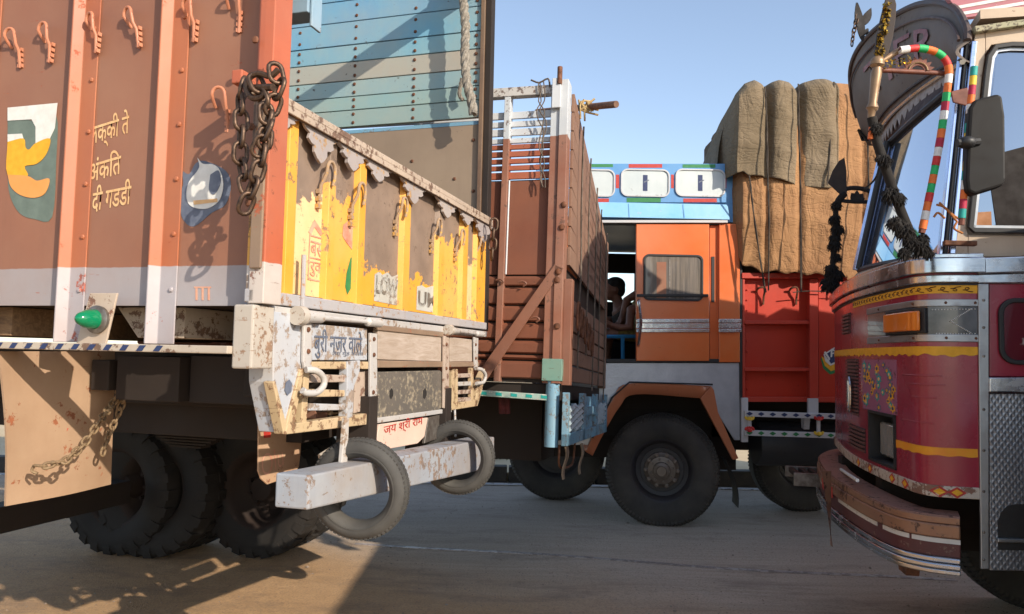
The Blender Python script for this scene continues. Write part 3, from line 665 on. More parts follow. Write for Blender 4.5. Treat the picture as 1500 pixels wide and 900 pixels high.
# ---------------------------------------------------------------- frame under the tailgate
zi = (zt(385, 450) + zt(712, 490)) / 2
cream = paint('cream_frame_paint', 'b5a07c', 'a48c66', chip='7d5a42', amt=.17, cs=16, dust='c8b096', da=.5)
blue_w = paint('blue_white_paint', 'a8b3c2', '93a2b4', chip='9a8470', amt=.17, cs=10, dust='b8a894', da=.65)
pinkd = paint('dusty_pink_white_paint', 'b0a196', '9c8c80', chip='7a5848', amt=.16, cs=14, dust='ad9884', da=.6)
def tb(name, m_, L, x0, x1, bev=.003, label=None):
    o = MB().pT([t_(a, b, x1) for a, b in L], x0, x1).build(name, m_, R, bev=bev)
    if label: o['label'] = label
    return o
tb('rear_crossmember', wht2, [(384, 446), (714, 486), (713, 494), (384, 458)], -.10, -.004)
tb('lamp_housing', blue_w, [(400, 456), (445, 462), (444, 530), (421, 634), (414, 634), (400, 560)], -.09, -.003, label='tapered blue-white lamp housing at the near corner')
decal('painted_patch', M['greyblue'], R, 't', tq([(419, 560), (424, 556), (428, 562), (427, 574), (421, 580), (417, 572)], 0), 0)
tb('frame_edge', cream, [(441, 540), (447, 540), (430, 628), (421, 636), (418, 630)], -.03, .006)
tb('frame_edge', cream, [(400, 560), (404, 558), (423, 634), (416, 637)], -.03, .006)
tb('frame_bar', cream, [(421, 622), (537, 606), (540, 610), (540, 622), (418, 637)], -.03, .008, label='cream bottom bar of the near lamp guard')
tb('sign_plate', blue_w, [(455, 474), (538, 482), (538, 528), (455, 528)], -.03, -.001, label='blue-white plate with Hindi lettering')
y0, z0 = t_(460, 512, .001); text('painted_lettering', 'बुरी नजर वाले', M['greyblue'], R, 't', y0, z0 - .03, .1, .002, wid=t_(530, 512, .001)[0] - y0, fat=.004, rot=0)
y0, z0 = t_(487, 520, .001); text('painted_lettering', 'तेरा मुंह काला', M['greyblue'], R, 't', y0, z0 - .006, .02, .0012, wid=t_(532, 520, .001)[0] - y0)
tb('frame_bar', cream, [(457, 530), (540, 530), (540, 541), (457, 541)], -.03, .004)
for a, b, mm in ((548, 560, pinkd), (570, 581, cream), (591, 601, blue_w)):
    tb('guard_slat', mm, [(455, a), (512, a + 2), (512, b), (453, b + 1)], -.02, .0)
tb('guard_upright', cream, [(446, 545), (454, 545), (449, 628), (441, 628)], -.025, .004)
tb('guard_upright', blue_w, [(509, 530), (528, 528), (527, 545), (519, 566), (517, 612), (508, 613)], -.025, .01)
tb('guard_plate', pinkd, [(521, 545), (540, 543), (540, 600), (519, 606)], -.05, -.02)
tb('lamp_box', M['dark'], [(470, 560), (505, 560), (505, 600), (470, 604)], -.12, -.07)
lampr = paint('tail_lamp_glass', '6a2a24', '4a1d1a', chip='8a6a50', amt=.05, da=.4)
tb('tail_lamp', lampr, [(462, 598), (480, 596), (480, 612), (462, 614)], -.15, -.09)
tb('tail_lamp', cream, [(484, 593), (498, 592), (498, 606), (484, 608)], -.15, -.09)
# vertical straps with hooks
def strap(pts, w_, m_, name='hinge_strap', x=.012): return MB().pT([t_(a, b, x) for a, b in pts], x - .012, x).build(name, m_, R, bev=.003)
strap([(446, 470), (457, 472), (457, 535), (462, 545), (447, 541), (445, 530)], 0, wht2)
strap([(543, 488), (553, 489), (553, 600), (549, 612), (543, 610)], 0, wht2)
strap([(651, 492), (658, 493), (658, 592), (655, 600), (650, 598)], 0, pinkd)
strap([(695, 494), (701, 495), (700, 540), (696, 540)], 0, wht2)
tl = lambda a, b, x: (x,) + t_(a, b, x)
MB().tube(catmull([tl(448, 542, .02), tl(462, 543, .035), tl(473, 552, .04), tl(474, 565, .04), tl(464, 575, .04), tl(450, 576, .035), tl(443, 572, .03)], 5), .011, 10).build('hook_handle', wht2, R, True)
MB().tube(catmull([tl(697, 540, .02), tl(706, 542, .035), tl(711, 550, .04), tl(708, 560, .035), tl(698, 562, .03)], 5), .010, 10).build('hook_handle', wht2, R, True)
for a, b in ((452, 483), (452, 515), (548, 497), (548, 520), (547, 575), (654, 505), (654, 540), (697, 505), (697, 525)):
    y, z = t_(a, b, .014); MB().ball((.014, y, z), .009, 8, sc=(.7, 1, 1)).build('bolt_head', M['rust'], R, smooth=True)
# hinge tubes and knuckles
def hinge(a, b, r0=.016):
    p0 = Vector(tl(a[0], a[1], .02)); p1 = Vector(tl(b[0], b[1], .02)); d = (p1 - p0)
    o = MB().tube([p0 + d * .0, p0 + d * .22, p0 + d * .24, p0 + d * .8, p0 + d * .82, p1], [r0 * 1.35, r0 * 1.2, r0 * .62, r0 * .5, r0 * 1.1, r0 * 1.2], 14).build('hinge_tube', wht2, R, True)
    MB().lathe([(-.022, 0), (-.022, r0 * 1.9), (.01, r0 * 2), (.014, r0 * 1.2), (.014, 0)], 1, p0, 20).build('hinge_knuckle', wht_m, R, True)
hinge((440, 463), (556, 473)); hinge((658, 484), (706, 490), .014)
# boards and plates in the middle
wdm = wood('weathered_plank', 'b3a498', '998878', (2, .35, 3))
tb('plank', wdm, [(554, 482), (650, 490), (650, 530), (554, 527)], -.03, -.006)
tb('frame_bar', bare, [(554, 476), (650, 487), (650, 494), (554, 484)], -.02, .002)
tb('frame_bar', bare, [(554, 528), (650, 530), (650, 538), (554, 539)], -.02, .004)
tb('plank', wdm, [(659, 494), (694, 498), (694, 530), (659, 530)], -.03, -.006)
tb('frame_bar', bare, [(658, 530), (702, 531), (702, 537), (658, 538)], -.02, .004)
plate = paint('scratched_grey_plate', '6a6763', '5c5955', chip='b3a690', amt=.16, cs=26, dust='8f8272', da=.45, metal=.3, rough=.45)
tb('number_plate', plate, [(554, 545), (645, 543), (648, 546), (648, 598), (640, 602), (554, 613)], -.02, -.003, label='scratched grey plate with two slots')
for a in (571, 620): tb('plate_slot', M['blk_l'], [(a, 573), (a + 3, 569), (a + 5, 573), (a + 5, 580), (a + 2, 585), (a, 582)], -.004, -.0015, 0)
tb('frame_bar', wht2, [(540, 612), (556, 612), (662, 598), (662, 604), (556, 620), (540, 622)], -.03, .0)
tb('sign_plate', paint('pink_sign_plate', 'd0b4a6', 'c2a497', chip='a05a4c', amt=.06, da=.5, dust='d2bba4'), [(556, 622), (627, 612), (622, 640), (612, 650), (548, 662)], -.0, .012, label='tilted pink plate with red Hindi lettering')
y0, z0 = t_(562, 641, .014); text('painted_lettering', 'जय श्री राम', M['red_l'], R, 't', y0, z0, .055, .0145, wid=t_(619, 630, .014)[0] - y0, rot=0.02, fat=.002)
tb('side_plate', M['steel'], [(628, 612), (650, 606), (650, 640), (622, 650)], -.03, -.015)
# far lamp guard
far = [(661, 545, 669, 590), (689, 541, 693, 588)]
tb('frame_edge', cream, [(662, 543), (666, 543), (666, 592), (662, 592)], -.02, .004)
for z_ in (548, 560, 572, 583): tb('guard_slat', pinkd if z_ != 560 else wht2, [(669, z_), (691, z_ - 1), (691, z_ + 5), (669, z_ + 6)], -.02, 0)
tb('guard_upright', cream, [(668, 541), (671, 541), (671, 596), (668, 596)], -.02, .004); tb('guard_upright', cream, [(691, 539), (694, 539), (694, 590), (691, 590)], -.02, .004)
tb('frame_bar', cream, [(657, 592), (700, 586), (700, 595), (657, 602)], -.03, .006)
tb('frame_edge', cream, [(703, 558), (711, 540), (707, 570), (700, 594), (696, 594), (700, 565)], -.03, .006)
tb('lamp_box', M['dark'], [(672, 548), (690, 548), (690, 585), (672, 588)], -.12, -.07)
# stays down to the bumper
for a, b, c in ((508, 504, 0), (700, 700, 1)):
    pass
tb('stay', wht2, [(506, 612), (512, 612), (509, 682), (500, 684), (503, 650)], .03, .045)
MB().tube([tl(666, 600, .0), tl(667, 625, .02), tl(667, 640, .03)], .006, 8).build('stay', wht2, R, True)
tb('stay', M['steel'], [(530, 640), (537, 640), (535, 700), (529, 700)], -.12, -.10); tb('stay', M['steel'], [(546, 618), (553, 618), (553, 690), (546, 690)], -.14, -.12)
MB().tube([A.loc(470, 672, 2.8), A.loc(520, 640, 2.9), A.loc(560, 640, 3.2)], .02, 8).build('brace_arm', wht_m, R, True)
# bumper beam
bm_m = paint('bumper_beam_paint', 'a2acb6', '8392a6', chip='8a705a', amt=.14, cs=16, dust='8c7b6a', da=.85, rough=.6)
XBm = .13
p = [t_(452, 697, XBm), t_(725, 640, XBm), t_(725, 684, XBm), t_(450, 748, XBm)]
zb1 = (p[0][1] + p[1][1]) / 2; zb2 = (p[2][1] + p[3][1]) / 2
ybl = t_(452, 720, XBm)[0]; ybr = t_(724, 655, XBm)[0]
(za1, za0), (zc1_, zc0_) = (p[0][1], p[3][1]), (p[1][1], p[2][1]); beam = MB().hexa([(XBm - .115, ybl, za0), (XBm, ybl, za0), (XBm, ybr, zc0_), (XBm - .115, ybr, zc0_), (XBm - .115, ybl, za1), (XBm, ybl, za1), (XBm, ybr, zc1_), (XBm - .115, ybr, zc1_)]).build('bumper_beam', bm_m, R, bev=.006); zb1, zb2 = za1, za0
for yy in (.7, 1.5): box('bumper_bracket', M['dark'], R, -.12, XBm - .11, yy, yy + .07, zb2 + .01, zb1 + .2)
# ---------------------------------------------------------------- far side wall of blue planks, seen from inside
YW = WA - .02
fw_ = lambda px, py: A.s_(px, py, YW)
xr_ = fw_(703, 150)[0]; xl_ = fw_(-100, 150)[0]
rows = [295]                                     # plank joints at x=703, and left
jl = [(172, 703), (146, 703), (125, 703), (100, 703), (71, 703), (45, 703), (9, 703), (-24, 703), (-58, 703), (-92, 703), (-126, 703), (-160, 703)]
blues = [('86a09e', '78989a'), ('72a0aa', '84a09a'), ('86a3a4', '6f9aa8'), ('969e98', 'a0978c'), ('5f9cb6', '72a4b2'), ('4f97bc', '68a2b6'), ('4892bc', '60a0ba'), ('418db9', '5599b6')]
for k in range(len(jl) - 1):
    zA = fw_(*reversed(jl[k]))[1]; zB = fw_(*reversed(jl[k + 1]))[1]
    c = blues[min(k, 7)]
    pm = paint('blue_plank_paint', c[0], c[1], chip='5c5348', amt=.045, cs=14, dust='a59a86', da=.5, rough=.65)
    box('plank', pm, R, xl_, xr_, YW + random.uniform(-.002, .002), YW + .03, zA + .003, zB - .003, bev=.002)
zpl = fw_(703, 175)[1]; zpb = fw_(703, 300)[1]
ply = paint('brown_plywood', '8b7a69', '7d6c5c', chip='6a5a4a', amt=.03, cs=20, dust='94816c', da=.4, rough=.75)
box('plywood_sheet', ply, R, xl_, xr_, YW + .006, YW + .03, ZF + .05, zpl - .006, bev=0)
box('blue_strip', paint('blue_strip_paint', '4d8fb5', '5e97b0', chip='7d6c5c', amt=.1, cs=20), R, xl_, xr_, YW + .004, YW + .0058, zpl - .028, zpl - .0065, bev=0)
iron = paint('rusty_end_post', '5a4438', '47352c', chip='8a6a54', amt=.1)
box('end_post', iron, R, xr_, fw_(709, 150)[0], YW - .02, YW + .035, ZF, ZTOP + 2)
box('end_post', M['dark'], R, fw_(709, 150)[0] + .001, fw_(718, 150)[0], YW - .005, YW + .06, ZF, ZTOP + 2)
bh = MB().ball((0, 0, 0), .011, 8, sc=(1, .6, 1)).mesh('bolt_head', M['rust'])
for px in (438, 520, 607, 697):
    for k in range(11):
        zA = fw_(*reversed(jl[k]))[1]; zB = fw_(*reversed(jl[k + 1]))[1]; x = fw_(px, 100)[0]
        for f in (.25, .75): place('bolt_head', bh, R, True, loc=(x, YW - .001, zA + (zB - zA) * f))
for a, b in ((603, 236), (603, 262), (665, 262), (665, 300), (693, 205), (693, 280)):
    x, z = fw_(a, b); place('bolt_head', bh, R, True, loc=(x, YW + .005, z))
# roof tube and crossbeam that shade the planks; blue stub at the upper left
stub = paint('blue_steel_stub', '7fa3ba', '6a90a8', chip='8a7a6c', amt=.1)
L = [A.loc(430, -10, 2.6), A.loc(458, 16, 2.6)]
x, z = A.s_(428, 12, .25); x1, z1 = A.s_(458, 12, .25)
box('crossbeam_stub', stub, R, x - .1, x1, .22, .3, z - .035, z + .05)
box('stub_bracket', stub, R, x1 + .002, x1 + .012, .23, .29, z - .08, z + .09)
# cargo rope hanging on the planks
P = [Vector((fw_(a, b)[0], YW - .03, fw_(a, b)[1])) for a, b in ((676, -60), (677, 0), (680, 40), (678, 80), (680, 120), (688, 145), (692, 168))]; P = [A.Ri @ Vector((0, 0, 0)) + Vector((A.s_(a, b, YW - .13)[0], YW - .13, A.s_(a, b, YW - .13)[1])) for a, b in ((678, -60), (679, 0), (682, 40), (681, 80), (684, 120), (690, 145), (694, 168))]
o = rope(P, .026).build('rope', plain('grey_rope', '9c9488', .9, c2='5c554c', scale=60, bump=.4), R, True)
rope([Vector((fw_(a, b)[0], YW - .035, fw_(a, b)[1])) for a, b in ((680, 118), (676, 140), (681, 150))], .012).build('rope_end', plain('grey_rope_end', '8f877a', .9, c2='57504a', scale=60), R, True)
# sacking and a beam over the load bed: they shade the planks
xz = fw_(696, -14); box('roof_crossbeam', bare, R, xz[0] - .08, xz[0] + .08, .05, YW, xz[1], xz[1] + .06)
# ---------------------------------------------------------------- scooter tyres hung on the bumper beam
def hang_tyre(px, py, label, r=.180, ri=.108):
    p = Vector(A.t_(px, py, XBm - .05)[::1] + (0,)); y, z = A.t_(px, py, XBm - .055)
    loc = (XBm - .055, y, z)
    t = thing('bumper_tyre', label, 'tyre', A, loc, 'old scooter tyres hung on the bumper beam')
    prof = []
    cr, cw, hr = (r + ri) / 2, .042, (r - ri) / 2
    for k in range(16):
        a = 2 * PI * k / 16
        rr = cr + hr * math.cos(a) * (1 if math.cos(a) > 0 else .9); yy = cw * math.sin(a)
        prof.append((yy, rr))
    mb = MB().lathe(prof, 1, (0, 0, 0), 72)
    mb.build('tyre_casing', M['rubber2'], t, True)
    tr = MB()
    for i in range(64):
        for row in (-1, 0, 1):
            a = 2 * PI * (i + (.5 if row == 0 else 0)) / 64; hw = PI / 64 * .6; yc2 = row * .020; hy = .008; rr = r - .004 - abs(row) * .006
            def q(R_, aa, yy): return (R_ * math.sin(aa), yy, R_ * math.cos(aa))
            tr.hexa([q(rr, a - hw, yc2 - hy), q(rr, a + hw, yc2 - hy), q(rr, a + hw, yc2 + hy), q(rr, a - hw, yc2 + hy), q(rr + .006, a - hw, yc2 - hy), q(rr + .006, a + hw, yc2 - hy), q(rr + .006, a + hw, yc2 + hy), q(rr + .006, a - hw, yc2 + hy)])
    o = tr.build('tread', M['rubber2'], t); o['kind'] = 'stuff'
    for sgn in (-1, 1):
        MB().lathe([(sgn * .034, ri + .024), (sgn * .043, ri + .026), (sgn * .043, ri + .030), (sgn * .034, ri + .032)], 1, (0, 0, 0), 60).build('sidewall_rib', M['rubber2'], t, True)
    t.rotation_euler.rotate_axis('Z', math.radians(8)); t.rotation_euler.rotate_axis('X', math.radians(4))
    return t
hang_tyre(527, 716, 'grey scooter tyre hung round the near end of the chipped bumper beam')
hang_tyre(671, 670, 'grey scooter tyre hung round the far end of the chipped bumper beam')
# ================================================================== middle truck: dark brown body with a slatted top, blue tail lamps
B = Frame(822, 565, 4.35, vps=(-3800, 405), vpw=(1020, 585))
B.root = thing('cargo_truck', 'brown truck in the middle with a slatted white-topped body and blue tail lamp frame', 'truck', B)
RB = B.root
def bs(px, py, y=0.0): return B.s_(px, py, y)
def bt(px, py, x=0.0): return B.t_(px, py, x)
brn = dict(base='7a4630', base2='683a2a', chip='45302a', dust='82604e', rough=.6)
ZS = bs(830, 201)[1]
bpost = paint('brown_post_paint', '7c4a36', '6a3f2e', chip='5a4236', amt=.07, cs=12, dust='a08472', da=.35, zb=None)
bpost2 = paint('two_tone_post_paint', 'c3c8cc', 'a7b0b8', chip='6a5044', amt=.1, cs=12, dust='b3a494', da=.3, zb=ZS, zc='84492f', zc2='713d2a')
bslw = paint('white_slat_paint', 'c8cdd2', 'b4bbc2', chip='8a7264', amt=.08, cs=20, da=.25)
bslb = paint('red_brown_slat_paint', 'a2563a', '8d4a34', chip='5a3a2c', amt=.06, cs=20, da=.25, dust='a07a64')
bpl = paint('brown_plate_paint', amt=.03, cs=18, da=.3, **brn)
bpk = paint('brown_plank_paint', amt=.06, cs=14, da=.35, **brn)
xL = -3.0
Zt = bs(835, 120)[1]; Zb = bs(810, 562)[1]
xa, xbq, xcq = bs(818, 330)[0], bs(829, 330)[0], bs(836, 330)[0]
xa, xbq, xcq = -.11, -.055, 0.0
box('rear_post', bpost2, RB, xa, xbq, -.03, .05, Zb, Zt - .02)
box('rear_post', bpost2, RB, xbq + .002, xcq, -.045, .07, Zb, Zt)
xp0, xp1 = bs(733, 330)[0], bs(742, 330)[0]
box('side_post', bpost2, RB, xp0, xp1, -.02, .05, Zb, Zt - .06)
for px in (600, 470, 340): x = bs(px, 330)[0]; box('side_post', bpost2, RB, x, x + .045, -.02, .05, Zb, Zt - .06)
z1, z0 = bs(770, 129)[1], bs(770, 142)[1]
box('top_bar', paint('rusty_white_bar', 'bfc1c2', 'a5a4a2', chip='5a3c30', amt=.18, cs=16), RB, xL, -.03, -.025, .03, z0, z1)
for a, b, m_ in ((162, 172, bslw), (176, 184, bslw), (187, 197, bslw), (201, 208, bslw), (210, 217, bslb), (220, 228, bslb), (231, 238, bslb), (241, 248, bslb), (251, 261, bslb)):
    box('slat', m_, RB, xL, xa - .002, .012, .03, bs(770, b)[1], bs(770, a)[1], bev=.002)
zp1, zp0 = bs(770, 264)[1], bs(770, 402)[1]
box('side_plate', bpl, RB, xL, xa - .002, .015, .028, zp0, zp1)
MB().tube([(bs(746, 270)[0] , -.0, zp1), (bs(746, 270)[0], -.0, zp0)], .006, 6).build('weld_bead', bslw, RB)
ys = [403, 420, 447, 472, 498, 519, 528, 556]
for a, b in zip(ys, ys[1:]):
    za, zb = bs(770, a)[1], bs(770, b)[1]
    MB().pT([(.02, zb + .004), (.004, zb + .012), (-.004, za - .02), (.02, za - .004)], xL, xa - .004).build('plank', bpk, RB, bev=.002)
box('body_shell', M['dark'], RB, xL, -.03, .032, .05, Zb, zp1 + .01, bev=0)
# diagonal brace
MB().ps([bs(813, 388, -.03), bs(826, 394, -.03), bs(714, 556, -.03), bs(700, 548, -.03)], -.045, -.03).build('diagonal_brace', bpost, RB, bev=.002)
for a, b, y in ((818, 398, -.05), (816, 410, -.05), (816, 478, -.05), (826, 300, -.05), (823, 333, -.05)):
    x, z = bs(a, b, y); MB().ball((x, y, z), .02, 8, sc=(1, .5, 1)).build('bolt_head', M['rust'], RB, smooth=True)
hk = MB().tube(catmull([(-.03, -.03, .03), (.0, -.035, .035), (.02, -.035, .02), (.0, -.03, .005)], 3), .006, 6).mesh('side_hook', bpost)
for a, b in ((735, 419), (768, 422), (787, 474), (700, 430)): x, z = bs(a, b, 0); place('side_hook', hk, RB, True, loc=(x, 0, z))
# top fitting: clamp, iron spike
x, z = bs(828, 128, -.05); box('corner_clamp', bslw, RB, -.10, -.045, -.06, -.046, z - .13, z + .06)
MB().tube([(-.055, -.055, z + .02), (-.055, -.055, z + .13)], .016, 10).build('iron_spike', M['rust'], RB, True)
# wire hanging on the slats
wm = plain('tangled_wire', '6a5c50', .8, c2='4a4038')
for s in range(3):
    P = []; random.seed(s + 3)
    for k in range(12):
        a = 792 + random.uniform(-5, 5) + s * 2; b = 122 + k * 14; x, z = bs(a, b, -.02); P.append((x, -.03 - .012 * random.random(), z))
    MB().tube(catmull(P, 3), .004, 5).build('hanging_wire', wm, RB, True)
x, z = bs(786, 272, -.02)
P = [bs(a, b, -.03) for a, b in ((778, 118), (790, 122), (803, 116), (806, 128))]; MB().tube(catmull([(p[0], -.035, p[1]) for p in P], 3), .006, 5).build('hanging_wire', wm, RB, True)
# rear wall: a sheet of planks seen almost edge on
WB = 1.95
def rt_(px, py): return bt(px, py)
btl = paint('dusty_tail_plank_paint', '7d5c4a', '6a4c3e', chip='4c382e', amt=.07, cs=14, dust='8c7260', da=.55, rough=.8)
ZBt = (bt(822, 440)[1])
def yfrac(px, py): return bt(px, py)[0]
box('tail_post', btl, RB, -.03, .03, WB - .07, WB, Zb, Zt - .62)
n = 9; zz1 = Zt - .05; zz0 = bt(832, 392)[1]
for k in range(n):
    a = zz1 + (zz0 - zz1) * k / n; b = zz1 + (zz0 - zz1) * (k + 1) / n
    a2 = a - .75 * (1 - k / n * .4) * 0
    s0 = .0; drop = .62
    MB().add([(-.0, .07, b + .006), (.02, .07, b + .006), (.02, .07, a), (0, .07, a),
              (-.0, WB - .07, b + .006 - drop * (1 - k / n) * .9), (.02, WB - .07, b + .006 - drop * (1 - k / n) * .9), (.02, WB - .07, a - drop * (1 - k / n) * .9), (0, WB - .07, a - drop * (1 - k / n) * .9)],
             [(0, 1, 2, 3), (7, 6, 5, 4), (0, 4, 5, 1), (1, 5, 6, 2), (2, 6, 7, 3), (3, 7, 4, 0)]).build('tail_plank', btl, RB, bev=.003)
zg0 = bt(830, 436)[1]
box('slot_dark_sheet', M['dark'], RB, -.05, -.02, .05, WB, zg0, zz0, bev=0)  # dark sheet puts the black of the open slot into colour
n = 5; zq = zg0; zl = bt(826, 560)[1]
for k in range(n):
    a = zq + (zl - zq) * k / n; b = zq + (zl - zq) * (k + 1) / n
    for h in range(2):
        y0 = .08 + h * (WB - .14) / 2; y1 = y0 + (WB - .14) / 2 - .012
        box('tailgate_plank', btl, RB, .005, .028 + .008 * (k % 2), y0, y1, b + .006, a - .004)
box('tailgate_edge', bpost, RB, 0, .05, .0, .075, zl - .02, zg0 + .1)
for y in (.3, .62, .98, 1.3, 1.65):
    P = [(.05, y + random.uniform(-.03, .03), z) for z in (Zt - .1 - y * .3, Zt - .7, zz0, zg0, zl + random.uniform(-.1, .2))]
    rope(P, .006, sub=3, n=5).build('tail_rope', wm, RB, True)
for k in range(5):
    y = .15 + k * .16; c = (.07, y, zg0 - .02 - k * .03)
    MB().tube([(c[0], c[1] + .05 * math.cos(a), c[2] - .09 + .09 * math.sin(a)) for a in [i * PI / 5 for i in range(10)]], .008, 6, closed=True).build('tail_shackle', M['rust'], RB, True)
x, z = bs(857, 157); 
# bamboo pole lying across the top
p0 = B.loc(852, 158, 4.9); p1 = B.loc(903, 153, 4.6)
MB().tube([p0 - (p1 - p0) * 1.5, p0, p1], .022, 10).build('roof_pole', plain('brown_pole', '7c5a44', .7, c2='5f4334'), RB, True)
rp = MB()
for k in range(9):
    a = random.uniform(-.5, .5); c = B.loc(858, 158, 4.85)
    rp.tube(catmull([c + Vector((random.uniform(-.07, .07), random.uniform(-.03, .03), random.uniform(-.02, .06))), c + Vector((random.uniform(-.03, .03), -.03, random.uniform(-.03, .03))), c + Vector((random.uniform(-.04, .09), -.03, random.uniform(-.12, -.02)))], 4), .007, 5)
o = rp.build('rope_knot', plain('straw_rope', 'b79c6c', .9, c2='8d744c'), RB, True); o['kind'] = 'stuff'
# blue corner post, rail and lattice lamp frame
blu = paint('sky_blue_corner_paint', '5d9cbc', '4f8aa8', chip='7a6a5c', amt=.16, cs=18, dust='9a9484', da=.5)
z1, z0 = bs(810, 556)[1], bs(808, 655)[1]
MB().tube([(-.05, -.0, z0), (-.05, -.0, z1)], .042, 12).build('blue_corner_post', blu, RB, True)
box('post_cap', paint('green_cap', '5c9a90', '4d8078', chip='6a5648', amt=.15), RB, -.11, .01, -.05, .05, z1 - .01, z1 + .12)
rl = paint('pale_rail_paint', '9cc0bc', '7aa49c', chip='d8d0c4', amt=.15, cs=20)
MB().ps([bs(560, 562), bs(816, 579), bs(816, 588), bs(560, 570)], -.03, .03).build('side_rail', rl, RB, bev=.003)
for k in range(5):
    a = 706 + k * 22; MB().ps([bs(a, 573.5 + k * 1.4), bs(a + 9, 574.5 + k * 1.4), bs(a + 9, 579 + k * 1.4), bs(a, 578 + k * 1.4)], -.0325, -.031).build('rail_stripe', M['teal_l'], RB)
# lattice frame at the tail
def bq(px, py, x=.04): return bt(px, py, x)
fy0 = bq(828, 610)[0]; fy1 = WB - .05; fz1 = bq(826, 575)[1]; fz0 = bq(824, 655)[1]
fz1b, fz0b = fz1, fz0
for (a0, a1, b0, b1) in ((fy0, fy1, fz0, fz0 + .07), (fy0, fy0 + .06, fz0, fz1), (fy1 - .08, fy1, fz0, fz1), (fy0 + .62, fy0 + .72, fz0, fz1), (fy1 - .7, fy1 - .6, fz0, fz1), (fy0 + .7, fy1 - .7, fz0 + .16, fz0 + .22)):
    box('lamp_frame', blu, RB, .02, .055, a0, a1, b0, b1)
box('lamp_frame', blu, RB, .015, .03, fy0 + .72, fy1 - .72, fz1 - .24, fz1 - .02)
lat = paint('pale_blue_lattice', '9fb6c0', '7f9aa8', chip='6a5a4c', amt=.12, cs=18, dust='a59684', da=.4)
for (u0, u1) in ((fy0 + .07, fy0 + .61), (fy1 - .59, fy1 - .09)):
    z0_, z1_ = fz0 + .08, fz1 - .08; nn = 4
    for k in range(-2, nn):
        for s in (1, -1):
            mb = MB(); 
            za = z0_ + (z1_ - z0_) * k / nn; zb = za + (z1_ - z0_) * .5
            if s < 0: za, zb = zb, za
            P = []
            for t in range(9):
                y = u0 + (u1 - u0) * t / 8; z = za + (zb - za) * t / 8
                if z0_ <= z <= z1_: P.append((.035 + .004 * s, y, z))
            if len(P) > 1: mb.tube(P, .019, 5); mb.build('lattice_bar', lat, RB)
box('lamp_back', M['dark'], RB, -.12, -.08, .1, WB - .05, fz0, fz1 + .02)
rubd = plain('dried_rag', '8d7a64', .9, c2='6a5a48', bump=.3)
for a, b, L in ((819, 655, 45), (853, 650, 40)):
    y, z = bq(a, b); y = max(y, .02)
    MB().grid(lambda u, v: (.03 + .01 * math.sin(v * 6), y + (u - .5) * .10 * (1 - .3 * v) + .02 * math.sin(v * 4), z - v * .2), 2, 8, thick=(.006, 0, 0)).build('rubber_strip', rubd, RB, True)
MB().tube(catmull([(.0, .0, fz0), (.0, .02, fz0 - .12), (.0, .25, fz0 - .15), (0, .5, fz0 - .14), (0, .58, fz0 - .02)], 4), .007, 6).build('bent_wire', M['rust'], RB, True)
# underbody
for y in (.5, 1.25): box('chassis_beam', M['dark'], RB, -3.6, -.05, y, y + .09, Zb - .34, Zb - .12)
box('load_deck', M['dark'], RB, xL, -.02, .05, WB - .02, Zb - .1, Zb - .002)
box('battery_box', M['dark'], RB, -1.15, -.2, .45, .9, Zb - .50, Zb - .1)
for px in (735, 742): MB().tube([B.loc(px, 580, 4.6), B.loc(px + 1, 606, 4.6)], .022, 6).build('hanging_cloth', plain('maroon_rag', '6a2a2c', .9, c2='3c2422'), RB, True)
for x in (-2.9,): dual(0, 0, 0, x=x, yy=.12, parent=RB, F=B)
# ================================================================== right-centre truck: orange cab, red body, tarpaulin load (side on)
DC = 6.27
C = Frame(970, 775, DC)
C.R = Matrix.Identity(3); C.Ri = C.R; C.O = Vector((1.28, DC, 0)); C.C = Vector((0, 0, CAMH)) - C.O
C.root = thing('cargo_truck', 'side-on truck with an orange sliding-door cab, silver skirt and red load body', 'truck', C)
RC_ = C.root
c = C.s_
ora = paint('orange_cab_paint', 'dd6420', 'd05c1e', chip='96441e', amt=.04, cs=10, dust='c58a5c', da=.4, rough=.36, bump=.3, coat=.5)
ora_d = paint('dull_orange_paint', 'd9662a', 'c85a26', chip='8a4020', amt=.03, cs=10, dust='c07a50', da=.3, rough=.4, coat=.2)
blb = paint('blue_cab_paint', '4a8cc4', '3f80b8', chip='8a8a88', amt=.04, cs=14, dust='a8b4bc', da=.25, rough=.4)
blv = paint('pale_blue_visor_paint', '7fb6dc', '5fa6d6', chip='b8c0c4', amt=.05, cs=9, dust='b4c4cc', da=.4, rough=.4)
silv = NT('dimpled_aluminium')
vx = silv.n('ShaderNodeTexVoronoi'); vx.inputs['Scale'].default_value = 55; silv.l(silv.co.outputs['Object'], vx.inputs['Vector']); silv.bump(vx.outputs[0], .35, .003)
nz = silv.noise(5, 6); M['silv'] = silv.done(silv.mix(silv.ramp(nz, .3, .7), lin('c0c4ca'), lin('a9adb4')), .42, .45)
chr_ = chrome('chrome_trim')
wht = paint('white_trim_paint', 'c2c4c8', 'b0b4ba', chip='8a8078', amt=.05, cs=16, da=.25)
glassd = NT('dusty_window'); glassd.b.inputs['Transmission Weight'].default_value = .0; M['wglass'] = glassd.done(glassd.mix(glassd.ramp(glassd.noise(4, 5), .35, .7), lin('97887a'), lin('6f665e')), .25)
blk = plain('black_rubber', '1d1c1c', .55, c2='2a2828')
inn = plain('cab_interior', '1c1714', .8, c2='2a221d')
def cp(name, m_, L, y0, y1, bev=.003, par=None, label=None, y=None):
    P = [c(a, b, y0 if y is None else y) for a, b in L]; o = MB().ps(P, y0, y1).build(name, m_, par or RC_, bev=bev)
    if label: o['label'] = label
    return o
def cr(name, m_, a0, b0, a1, b1, y0, y1, bev=.003, par=None): return cp(name, m_, [(a0, b0), (a1, b0), (a1, b1), (a0, b1)], y0, y1, bev, par)
